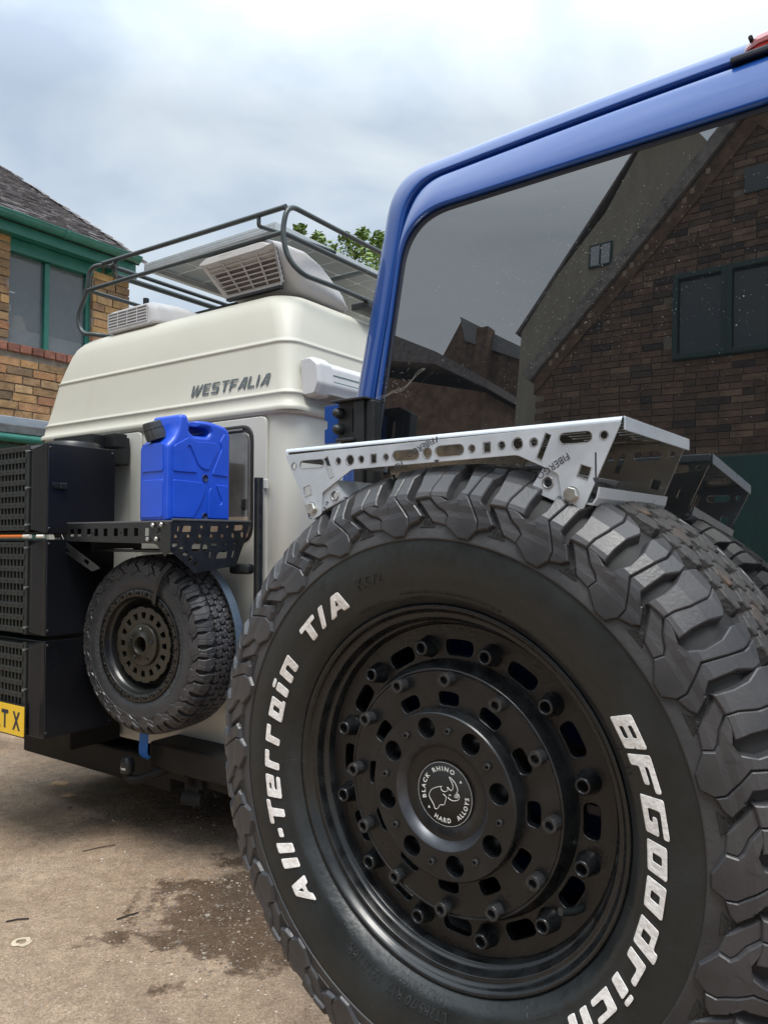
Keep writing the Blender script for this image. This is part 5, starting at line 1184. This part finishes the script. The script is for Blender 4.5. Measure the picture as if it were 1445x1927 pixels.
sp.add([(x, y, gh(x, y)+.0035) for x, y in ring]+[(-1.262+(x+1.262)*.5, 2.735+(y-2.735)*.5, gh(x, y)+.0045) for x, y in ring], [(i, (i+1) % k, k+(i+1) % k, k+i) for i in range(k)])
alone(bake(sp.build('splash', mat('pale_splash', (.50, .42, .30), .8, c2=(.36, .30, .22), vscale=60)), None), 'pale round dried splash on the dirt at lower left', 'stain')
for x, y, s_, lb in ((-1.87, 4.49, .075, 'larger flat orange-tan stone chip on the dirt below the boxes'), (-1.73, 4.28, .05, 'smaller flat orange-tan stone chip on the dirt below the boxes')):
    m = MB(); pts = [(x+s_*cos(a)*rg.uniform(.6, 1.1)*.9, y+s_*sin(a)*rg.uniform(.5, .9)*.7) for a in [i*pi/4 for i in range(8)]]
    m.add([(a, b, gh(a, b)+.001) for a, b in pts]+[(x+(a-x)*.8, y+(b-y)*.8, gh(a, b)+.008) for a, b in pts], [(i, (i+1) % 8, 8+(i+1) % 8, 8+i) for i in range(8)]+[tuple(range(8, 16))])
    alone(bake(m.build('stone_chip', mat('tan_stone', (.42, .27, .15), .9, var=.3, vscale=30)), None), lb, 'stone', 'flat stones on the dirt')
# ------------------------------------------------------------------ brick building on the left
M_sand = brick_mat('sandy_old_brick', [(.34, .215, .105), (.22, .135, .075), (.41, .27, .14), (.12, .08, .05), (.38, .22, .095), (.27, .13, .07), (.44, .29, .13), (.27, .165, .08), (.17, .11, .065), (.40, .245, .10)])
M_redb = brick_mat('red_sill_brick', [(.23, .085, .06), (.30, .13, .085), (.17, .07, .055), (.26, .11, .07)])
M_mort = mat('old_mortar', (.16, .14, .12), .95, c2=(.26, .235, .20), vscale=9, bump=.5, bscale=60)
M_green = mat('green_paint', (.008, .105, .082), .42, c2=(.015, .135, .105), vscale=7, bump=.04, bscale=60, rvar=.1)
XF = -4.264
def wall_boxes(m, u0, u1, z0, z1, ops, fn):
    us = sorted({u0, u1, *[o[0] for o in ops], *[o[1] for o in ops]}); zs = sorted({z0, z1, *[o[2] for o in ops], *[o[3] for o in ops]})
    for a, b in zip(us, us[1:]):
        for c, d in zip(zs, zs[1:]):
            um, zm = (a+b)/2, (c+d)/2
            if any(o[0] < um < o[1] and o[2] < zm < o[3] for o in ops): continue
            fn(m, a, b, c, d)
BB = thing('brick_building', 'sandy brick building with green window frames and gutter, left edge', 'brick building', V, (XF-2, .3, 0))
YL, YR = -2.4, 2.304
win = (1.078, 1.895, 3.125, 4.08)
m = MB(); ops = [win, (-.9, .55, 3.125, 4.08)]
wall_boxes(m, YL, YR-.012, 0, 4.09, ops, lambda m, a, b, c, d: m.box(XF-.30, XF-.014, a, b, c, d))
m.box(XF-4.3, XF-.31, YR-.32, YR-.014, 0, 4.09)
m.build('wall', M_mort, BB)
bms = []
for i in range(5):
    bm = bmesh.new(); bmesh.ops.create_cube(bm, size=1); r = random.Random(i+40)
    for v in bm.verts: v.co.x *= 1; v.co += Vector((r.uniform(-.01, .01)*0, r.uniform(-.018, .018), r.uniform(-.06, .06)))
    bmesh.ops.bevel(bm, geom=bm.edges[:], offset=.03, segments=1, affect='EDGES')
    me = bpy.data.meshes.new('brick'); bm.to_mesh(me); bm.free(); me.materials.append(M_sand); bms.append(me)
sb = MB(); nb_ = 0; rg = random.Random(5); CH = .0765
wallo = [o for o in col.objects if o.name == 'wall' and o.parent == BB][0]
ORGB = Vector((XF-2, .3, 0))
def put_brick(y0, y1, z0, z1, single):
    d = rg.uniform(-.006, .006); cx, cy, cz = XF-.035+d, (y0+y1)/2, (z0+z1)/2
    if single:
        o = bpy.data.objects.new('brick', bms[rg.randrange(5)]); col.objects.link(o); o.parent = wallo
        o.location = Vector((cx, cy, cz))-ORGB; o.scale = (.075, y1-y0, z1-z0); o.rotation_euler = (rg.uniform(-.006, .006), 0, rg.uniform(-.012, .012))
    else: sb.box(cx-.0375, cx+.0375, y0, y1, z0, z1)
row = 0; z = .02; count = 0
while z+CH < 4.09:
    y = YL+rg.uniform(0, .1)-.1
    while y < YR-.02:
        L_ = rg.choice([.235, .235, .24, .22, .115, .30, .17]); y0, y1 = max(y, YL), min(y+L_-.011, YR)
        if YR-y1 < .05: y1 = YR
        z0, z1 = z, z+CH-.010; y += L_
        if y1-y0 < .03: continue
        def emit(a, b):
            global count
            if b-a < .02: return
            vis = (a < 1.9 and b > .93 and z0 > 2.42 and z0 < 3.03) or (b > .93 and a < win[0] and z0 > 2.42) or (a > win[1]-.02 and z0 > 3.1)
            s1 = vis and count < 290; count += s1; put_brick(a, b, z0, z1, s1)
        if 3.045 < z1 and z0 < 3.125 and y1 > win[0]-.12 and y0 < win[1]+.12:
            if y0 < win[0]-.12: emit(y0, win[0]-.12)
            if y1 > win[1]+.12: emit(win[1]+.12, y1)
            continue
        cut = [o for o in ops if z1 > o[2]+.01 and z0 < o[3]-.01 and y1 > o[0] and y0 < o[1]]
        if cut:
            o = cut[0]; emit(y0, o[0]); emit(o[1], y1)
        else: emit(y0, y1)
    z += CH
sb.build('brickwork', M_sand, BB, kind='stuff')
rb_ = 0; y = win[0]-.12
while y < win[1]+.10:        # row of red sill bricks on edge
    o = MB(); o.box(XF-.12, XF+.020+rg.uniform(-.004, .004), y, y+.100, 3.048+rg.uniform(-.004, .004), 3.121, .006); o.build('sill_brick', M_redb, BB); y += .112
gb = MB()          # gable end courses
for k in range(34):
    z = .6+k*CH; yy = XF
    for j in range(16): gb.box(XF-.25-j*.24-(k % 2)*.12, XF-.03-j*.24-(k % 2)*.12, YR-.016, YR+rg.uniform(-.004, .004)-.002, z+.9, z+.9+CH-.010)
gb.build('gable_brickwork', M_sand, BB, kind='stuff')
# window: green frame, mullion, glass, room behind
wf = MB(); yv = [1.078, 1.895]
wf.box(XF-.11, XF-.045, 1.8505, 1.8955, 3.125, 3.935, .006); wf.build('window_frame', M_green, BB)
m = MB(); m.box(XF-.11, XF-.040, 1.428, 1.476, 3.125, 3.935, .006); m.build('mullion', M_green, BB)
m = MB(); m.box(XF-.12, XF+.002, 1.0, 2.0, 3.936, 4.050, .006); m.build('window_head', M_green, BB)
M_pane = bpy.data.materials.new('window_glass'); M_pane.use_nodes = True; t = M_pane.node_tree; b = t.nodes['Principled BSDF']
b.inputs['Base Color'].default_value = (.16, .19, .21, 1); b.inputs['Roughness'].default_value = .06; b.inputs['IOR'].default_value = 1.5; b.inputs['Alpha'].default_value = .42; b.inputs['Coat Weight'].default_value = 1
for a, b_ in ((1.079, 1.4275), (1.4765, 1.850)):
    m = MB(); m.box(XF-.085, XF-.079, a, b_, 3.126, 3.935); m.build('window_pane', M_pane, BB)
m = MB(); m.box(XF-1.6, XF-1.55, .6, 2.25, 3.05, 4.08); m.box(XF-1.55, XF-.30, 2.26, 2.28, 3.05, 4.08); m.box(XF-1.55, XF-.30, .6, .62, 3.05, 4.08); m.box(XF-1.55, XF-.30, .6, 2.26, 4.09, 4.11); m.box(XF-1.55, XF-.30, .6, 2.26, 3.03, 3.05); m.build('room', mat('room_wall', (.30, .31, .32), .9), BB)
m = MB(); m.box(XF-.30, XF-.125, 1.08, 1.90, 3.126, 3.29, .004); m.build('inner_ledge', mat('grey_block', (.36, .36, .35), .9, var=.2, vscale=8), BB)
it = MB(); it.tube([(XF-.22, 1.27, 3.29), (XF-.22, 1.27, 3.37), (XF-.22, 1.26, 3.43)], .085, 16, r1=.05); it.tube([(XF-.24, 1.13, 3.29), (XF-.24, 1.13, 3.47)], .055, 14); it.build('tan_bundle', mat('tan_cloth', (.48, .36, .26), .8), BB)
it = MB(); it.box(XF-.16, XF-.15, 1.085, 1.165, 3.325, 3.375); it.box(XF-.16, XF-.15, 1.09, 1.175, 3.445, 3.505); it.build('paper', mat('white_paper', (.8, .8, .8), .8), BB)
# lead flashing, dark band, green pipe of the lean-to below
m = MB(); m.box(XF-.02, XF+.12, YL, 1.75, 2.385, 2.460, .008); m.build('lead_flashing', mat('blue_grey_lead', (.17, .21, .26), .5, c2=(.25, .28, .32), vscale=5, stretch=(1, 1, 4)), BB)
m = MB(); m.box(XF-.02, XF+.18, YL, 1.75, 2.305, 2.384, .008); m.build('slate_edge', mat('dark_slate_edge', (.09, .095, .10), .8, var=.3, vscale=12), BB)
m = MB(); m.tube([(XF+.20, YL, 2.262), (XF+.20, 1.8, 2.262)], .036, 14); m.build('lower_gutter', M_green, BB)
m = MB(); m.box(XF, XF+.14, YL, 1.75, .1, 2.22); m.build('lean_to_front', mat('dark_green_boards', (.02, .06, .05), .6), BB)
# gutter, fascia
m = MB(); gp = [(.0+.055*cos(a), .055*sin(a)) for a in [pi+pi*i/10 for i in range(11)]]
GX, GZ = XF+.205, 4.172
v = [(GX+a, y, GZ+b) for y in (YL-.1, YR-.04) for a, b in gp]; v += [(GX+a*.93, y, GZ+b*.93+.001) for y in (YL-.1, YR-.04) for a, b in gp]; k = 11
m.add(v, [(i, i+1, k+i+1, k+i) for i in range(k-1)]+[(2*k+i, 3*k+i, 3*k+i+1, 2*k+i+1) for i in range(k-1)], True); m.add([v[k+i] for i in range(k)], [tuple(range(k))])
m.box(GX+.050, GX+.060, YL-.1, YR-.04, GZ-.004, GZ+.006, .002)
for y in (.55, 1.45): m.add([(GX+a*1.1, y+d, GZ+b*1.1) for d in (0, .035) for a, b in gp], [(i, i+1, k+i+1, k+i) for i in range(k-1)])
m.build('gutter', M_green, BB)
m = MB(); m.box(XF+.115, XF+.145, YL-.1, YR-.03, 4.035, 4.170, .004); m.box(XF+.0, XF+.114, YL-.1, YR-.03, 4.052, 4.075); m.build('fascia', M_green, BB)
m = MB(); m.box(XF-.05, XF+.12, 2.02, YR+.0, 3.985, 4.050, .004); m.build('soffit_end', M_green, BB)
# roof: rough stone slates in courses, verge edge
M_slate = brick_mat('stone_slates', [(.155, .145, .15), (.125, .118, .125), (.185, .172, .17), (.14, .13, .14), (.17, .16, .168), (.20, .19, .185)])
PX, PZ = .845, .535      # slope direction (up and back)
def roofpt(y, s, h): return Vector((XF+.175-PX*s, y, 4.165+PZ*s)) + Vector((.53, 0, .85))*h
core = MB(); a = [roofpt(YL-.1, 0, -.05), roofpt(YR+.0, 0, -.05), roofpt(YR+.0, 4.6, -.05), roofpt(YL-.1, 4.6, -.05)]; b_ = [roofpt(YL-.1, 0, -.005), roofpt(YR+.0, 0, -.005), roofpt(YR+.0, 4.6, -.005), roofpt(YL-.1, 4.6, -.005)]
core.add(a+b_, [(0, 1, 2, 3), (7, 6, 5, 4), (0, 4, 5, 1), (1, 5, 6, 2), (2, 6, 7, 3), (3, 7, 4, 0)]); rf = core.build('roof', M_dark, BB)
sm = None; cnt = 0; rest = MB()
for r in range(0, 52):
    s = .0+r*.088; y = YR+.04
    while y > YL-.1:
        w_ = rg.uniform(.07, .17); y0, y1 = y-w_+.006, y; y -= w_
        hh_ = rg.uniform(.006, .020); ln = .13+rg.uniform(-.02, .02)
        P = [roofpt(y0, s-.012+rg.uniform(-.01, .01), .012+hh_), roofpt(y1, s-.012+rg.uniform(-.012, .012), .012+hh_+rg.uniform(-.006, .006)), roofpt(y1, s+ln, .006), roofpt(y0, s+ln, .006)]
        Q = [P[0]-Vector((.53, 0, .85))*.014, P[1]-Vector((.53, 0, .85))*.014]
        mb = MB() if (cnt < 300 and y0 > .95 and s < 2.6 and rg.random() < .9) else rest
        mb.add(P+Q, [(0, 1, 2, 3), (4, 5, 1, 0), (4, 0, 3), (1, 5, 2)])
        if mb is not rest: mb.build('slate', M_slate, rf); cnt += 1
rest.build('slates', M_slate, rf, kind='stuff')
v_ = MB()
for i in range(40):
    s = i*.115; a = roofpt(YR+.01, s, .010); bq = roofpt(YR+.085, s, .0); q_ = rg.uniform(.0, .02)
    P = [roofpt(YR-.02, s, .020+q_), roofpt(YR+.075+rg.uniform(-.01, .01), s, .012+q_), roofpt(YR+.075, s+.118, .012+q_), roofpt(YR-.02, s+.118, .02+q_)]
    v_.add(P+[p-Vector((.0, 0, .035)) for p in P], [(0, 1, 2, 3), (4, 5, 1, 0), (5, 6, 2, 1), (7, 6, 5, 4)])
v_.build('verge', M_slate, rf, kind='stuff')
# ------------------------------------------------------------------ buildings behind the camera, seen mirrored in the tinted window
M_brk = brick_mat('brown_mirror_brick', [(.13, .085, .06), (.085, .06, .045), (.18, .12, .08), (.04, .033, .033), (.15, .095, .065), (.11, .075, .058), (.21, .15, .105)])
def prism(m, poly, y0, y1):
    k = len(poly); v = [(x, y0, z) for x, z in poly]+[(x, y1, z) for x, z in poly]
    m.add(v, [tuple(range(k)), tuple(range(2*k-1, k-1, -1))]+[(i, k+i, k+(i+1) % k, (i+1) % k) for i in range(k)])
def inside(poly, x, z):
    c = False; k = len(poly)
    for i in range(k):
        (a, b), (d, e_) = poly[i-1], poly[i]
        if (b > z) != (e_ > z) and x < (d-a)*(z-b)/(e_-b)+a: c = not c
    return c
GB = thing('gable_building', 'brown brick gable with dark green window frames, mirrored in the tinted rear window', 'brick building', J, (-1.2, -9, 0))
gpoly = [(-3.68, 0), (-3.68, 4.62), (-2.83, 5.60), (-1.22, 7.35), (.4, 5.6), (1.25, 4.62), (1.25, 0)]
m = MB(); prism(m, gpoly, -11, -7.016); m.build('wall', M_mort, GB)
bk_ = MB(); z = .0; r_ = 0
while z < 7.3:
    x = -3.68-(r_ % 2)*.115
    while x < 1.25:
        L_ = rg.choice([.235, .235, .235, .118, .23]); xm = x+L_/2; zm = z+.037
        x0, x1 = x, x+L_-.011
        if all(inside(gpoly, q, z+.07) for q in (x0+.01, x1-.01)) and not (-2.06 < xm < .3 and 4.42 < zm < 5.46) and not (-1.62 < xm < -1.02 and 1.2 < zm < 3.33) and not (-1.37 < xm < -1.0 and 6.2 < zm < 6.52):
            d = rg.uniform(-.005, .005); bk_.box(x0, x1, -7.06+d, -6.995+d, z, z+.068)
        x += L_
    z += .078; r_ += 1
bk_.build('brickwork', M_brk, GB, kind='stuff')
m = MB(); 
for x0, x1 in ((-2.05, -1.50), (-1.50, -.62), (-.62, .28)):
    for a in ((x0, x0+.055, 4.44, 5.44), (x1-.055, x1, 4.44, 5.44), (x0+.055, x1-.055, 4.44, 4.50), (x0+.055, x1-.055, 5.38, 5.44)): m.box(a[0], a[1], -6.985, -6.94, a[2], a[3], .004)
m.build('window_frame', mat('dark_green_frame', (.007, .035, .034), .45), GB)
m = MB(); m.box(-2.06, .3, -7.010, -6.992, 4.43, 5.45); m.build('window_pane', mat('dark_glass', (.02, .03, .035), .08, coat=1), GB)
m = MB(); m.box(-1.35, -1.02, -7.01, -6.97, 6.22, 6.50); m.build('vent_window', mat('dark_glass'), GB)
m = MB(); m.box(-1.60, -1.03, -7.01, -6.95, 1.2, 3.30, .005); m.build('door', mat('teal_boards', (.010, .065, .060), .5, var=.2, vscale=4, stretch=(8, 1, 1)), GB)
m = MB()
for sgn in (-1, 1):
    A_, B_ = ((-3.82, 4.45), (-1.22, 7.42)) if sgn < 0 else ((1.39, 4.45), (-1.22, 7.42))
    d = Vector((B_[0]-A_[0], B_[1]-A_[1])).normalized(); nn_ = Vector((-d.y, d.x))*(.07 if sgn < 0 else -.07)
    P = [(A_[0]-nn_.x*1.2, A_[1]-nn_.y*1.2), (B_[0]-nn_.x*1.2, B_[1]-nn_.y*1.2), (B_[0]+nn_.x, B_[1]+nn_.y), (A_[0]+nn_.x, A_[1]+nn_.y)]
    prism(m, P, -11.1, -6.93)
m.build('roof', M_slate, GB)
m = MB()
for A_, B_, q in (((-3.70, 4.42), (-1.22, 7.24), -1), ((1.27, 4.42), (-1.22, 7.24), 1)):
    prism(m, [A_, B_, (B_[0], B_[1]-.26), (A_[0], A_[1]-.20)], -7.02, -6.972)
m.build('verge_band', mat('brown_verge', (.115, .075, .05), .9, var=.4, vscale=9), GB)
vs_ = MB(); d0 = Vector((-3.66, 4.56)); d1 = Vector((-1.25, 7.28)); k = int((d1-d0).length/.12)
for i in range(k):
    p = d0.lerp(d1, (i+.5)/k)+Vector((.05, -.09)); 
    if rg.random() < .45: vs_.box(p.x-.03, p.x+.015, -7.0, -6.968, p.y-.035, p.y+.03)
vs_.build('verge_stones', mat('pale_verge_stone', (.28, .23, .18), .9, var=.4, vscale=3), GB, kind='stuff')
RB = thing('rendered_building', 'tall grey rendered gable with small window, mirrored in the tinted rear window', 'building', J, (-4.2, -13.5, 0))
rp_ = [(-6.62, 0), (-6.62, 7.42), (-5.95, 8.45), (-4.95, 9.6), (-4.15, 11.05), (-3.35, 10.75), (-2.6, 9.6), (-1.5, 7.6), (-1.5, 0)]
m = MB(); prism(m, rp_, -15, -12); m.build('wall', mat('grey_render', (.21, .20, .165), .95, c2=(.26, .25, .21), vscale=2, stretch=(3, 3, .6), bump=.3, bscale=40), RB)
m = MB()
for P in ([(-6.70, 7.36), (-4.15, 11.06), (-4.15, 11.12), (-6.75, 7.40)],): prism(m, P, -15.05, -11.97)
m.build('roof', M_slate, RB)
m = MB(); m.box(-5.22, -4.76, -12.02, -11.97, 8.48, 8.96); fr_ = m.build('window_frame', mat('dark_green_frame'), RB)
m = MB(); m.box(-5.18, -5.01, -11.975, -11.955, 8.52, 8.92); m.box(-4.97, -4.80, -11.975, -11.955, 8.52, 8.92); m.build('window_pane', mat('light_window', (.30, .34, .38), .2, coat=1), fr_)
LB = thing('low_building', 'low brick outbuilding with slate roof, mirrored at the lower left of the tinted window', 'outbuilding', J, (-10, -15.5, 0))
m = MB(); prism(m, [(-13.5, 0), (-13.5, 8.3), (-8.55, 6.95), (-8.55, 0)], -17, -14); m.build('wall', mat('dim_brick', (.13, .085, .06), .9, var=.35, vscale=5), LB)
m = MB(); prism(m, [(-13.6, 9.9), (-11.4, 8.85), (-10.0, 8.17), (-8.4, 7.18), (-8.4, 6.98), (-10.0, 7.85), (-13.6, 8.6)], -17.1, -13.8); m.build('roof', M_slate, LB)
HB = thing('gabled_house', 'distant brick house with chimney, mirrored in the tinted rear window', 'house', J, (-10, -20, 0))
m = MB(); prism(m, [(-12.6, 0), (-12.6, 8.9), (-11.3, 8.95), (-10.72, 9.98), (-10.0, 8.9), (-8.4, 8.5), (-8.4, 0)], -19, -16.0); m.build('wall', mat('dim_brick'), HB)
m = MB(); prism(m, [(-10.72, 10.05), (-8.4, 8.62), (-8.4, 8.3), (-10.5, 9.3)], -19, -15.9); m.build('roof', mat('slate_roof_far', (.20, .20, .21), .8), HB)
m = MB(); m.box(-9.95, -9.58, -16.0, -15.6, 7.0, 9.45); m.build('chimney', mat('dim_brick'), HB)
# ------------------------------------------------------------------ tree beyond the camper
TRE = thing('tree', 'green leafy tree top showing over the camper solar panel', 'tree', None, (.3, 14, 0))
M_bark = mat('tree_bark', (.06, .05, .04), .9, var=.3, vscale=6, bump=.5, bscale=20)
rg = random.Random(21)
m = MB(); m.tube([(.3, 14, 0), (.35, 14, 1.8), (.2, 14.05, 3.4), (.1, 14, 5.0), (-.1, 14, 6.2)], .16, 12, r1=.03); m.build('trunk', M_bark, TRE)
cl = []
br = MB()
for p in [(-1.55, 14, 7.10), (-1.22, 14, 6.95), (-1.18, 13.9, 6.75), (-.95, 14.1, 6.75), (-.70, 14, 6.95), (-.40, 14, 7.02), (-.36, 14.1, 6.80), (-.15, 14, 6.7), (-.10, 14, 6.95), (.05, 14, 6.8), (-.55, 14, 6.72), (-.85, 14, 6.45), (-.2, 14, 6.3)]:
    br.tube(smooth_path([(.1, 14, 5.0), (p[0]*.5, 14, 5.9), (p[0]*.9, p[1], p[2]-.25), p], 4), .025, 6, r1=.006)
    cl.append((Vector(p), .13 if p[2] > 6.9 else .20))
for i in range(46):
    a, b = rg.uniform(0, 6.28), rg.uniform(-1, 1); r = rg.uniform(.5, 1)**.5
    q = Vector((.35+2.1*r*cos(a)*sqrt(1-b*b), 14+1.5*r*sin(a)*sqrt(1-b*b), 5.0+1.45*r*b)); cl.append((q, rg.uniform(.28, .5)))
    br.tube(smooth_path([(.25, 14, 3.4+rg.uniform(0, 1.5)), q.lerp(Vector((.2, 14, 4.6)), .5), q], 3), .03, 5, r1=.008)
br.build('limbs', M_bark, TRE, kind='stuff')
lf = MB()
for c, r in cl:
    nl = 120 if r < .25 else 170
    for i in range(nl):
        d = Vector((rg.gauss(0, 1), rg.gauss(0, 1), rg.gauss(0, 1))).normalized()*r*rg.uniform(.2, 1.15)**.7; p = c+d; a = rg.uniform(0, 6.28); s_ = rg.uniform(.040, .075)
        u_ = Vector((cos(a), sin(a), rg.uniform(-.5, .5))).normalized(); w_ = u_.cross(Vector((rg.uniform(-1, 1), rg.uniform(-1, 1), rg.uniform(.2, 1)))).normalized()
        lf.add([p-u_*s_, p+w_*s_*.42, p+u_*s_, p-w_*s_*.42], [(0, 1, 2, 3)])
lm = brick_mat('leaf_green', [(.12, .20, .04), (.18, .28, .06), (.09, .15, .035), (.22, .33, .09)], .6)
lf.build('crown', lm, TRE, kind='stuff')
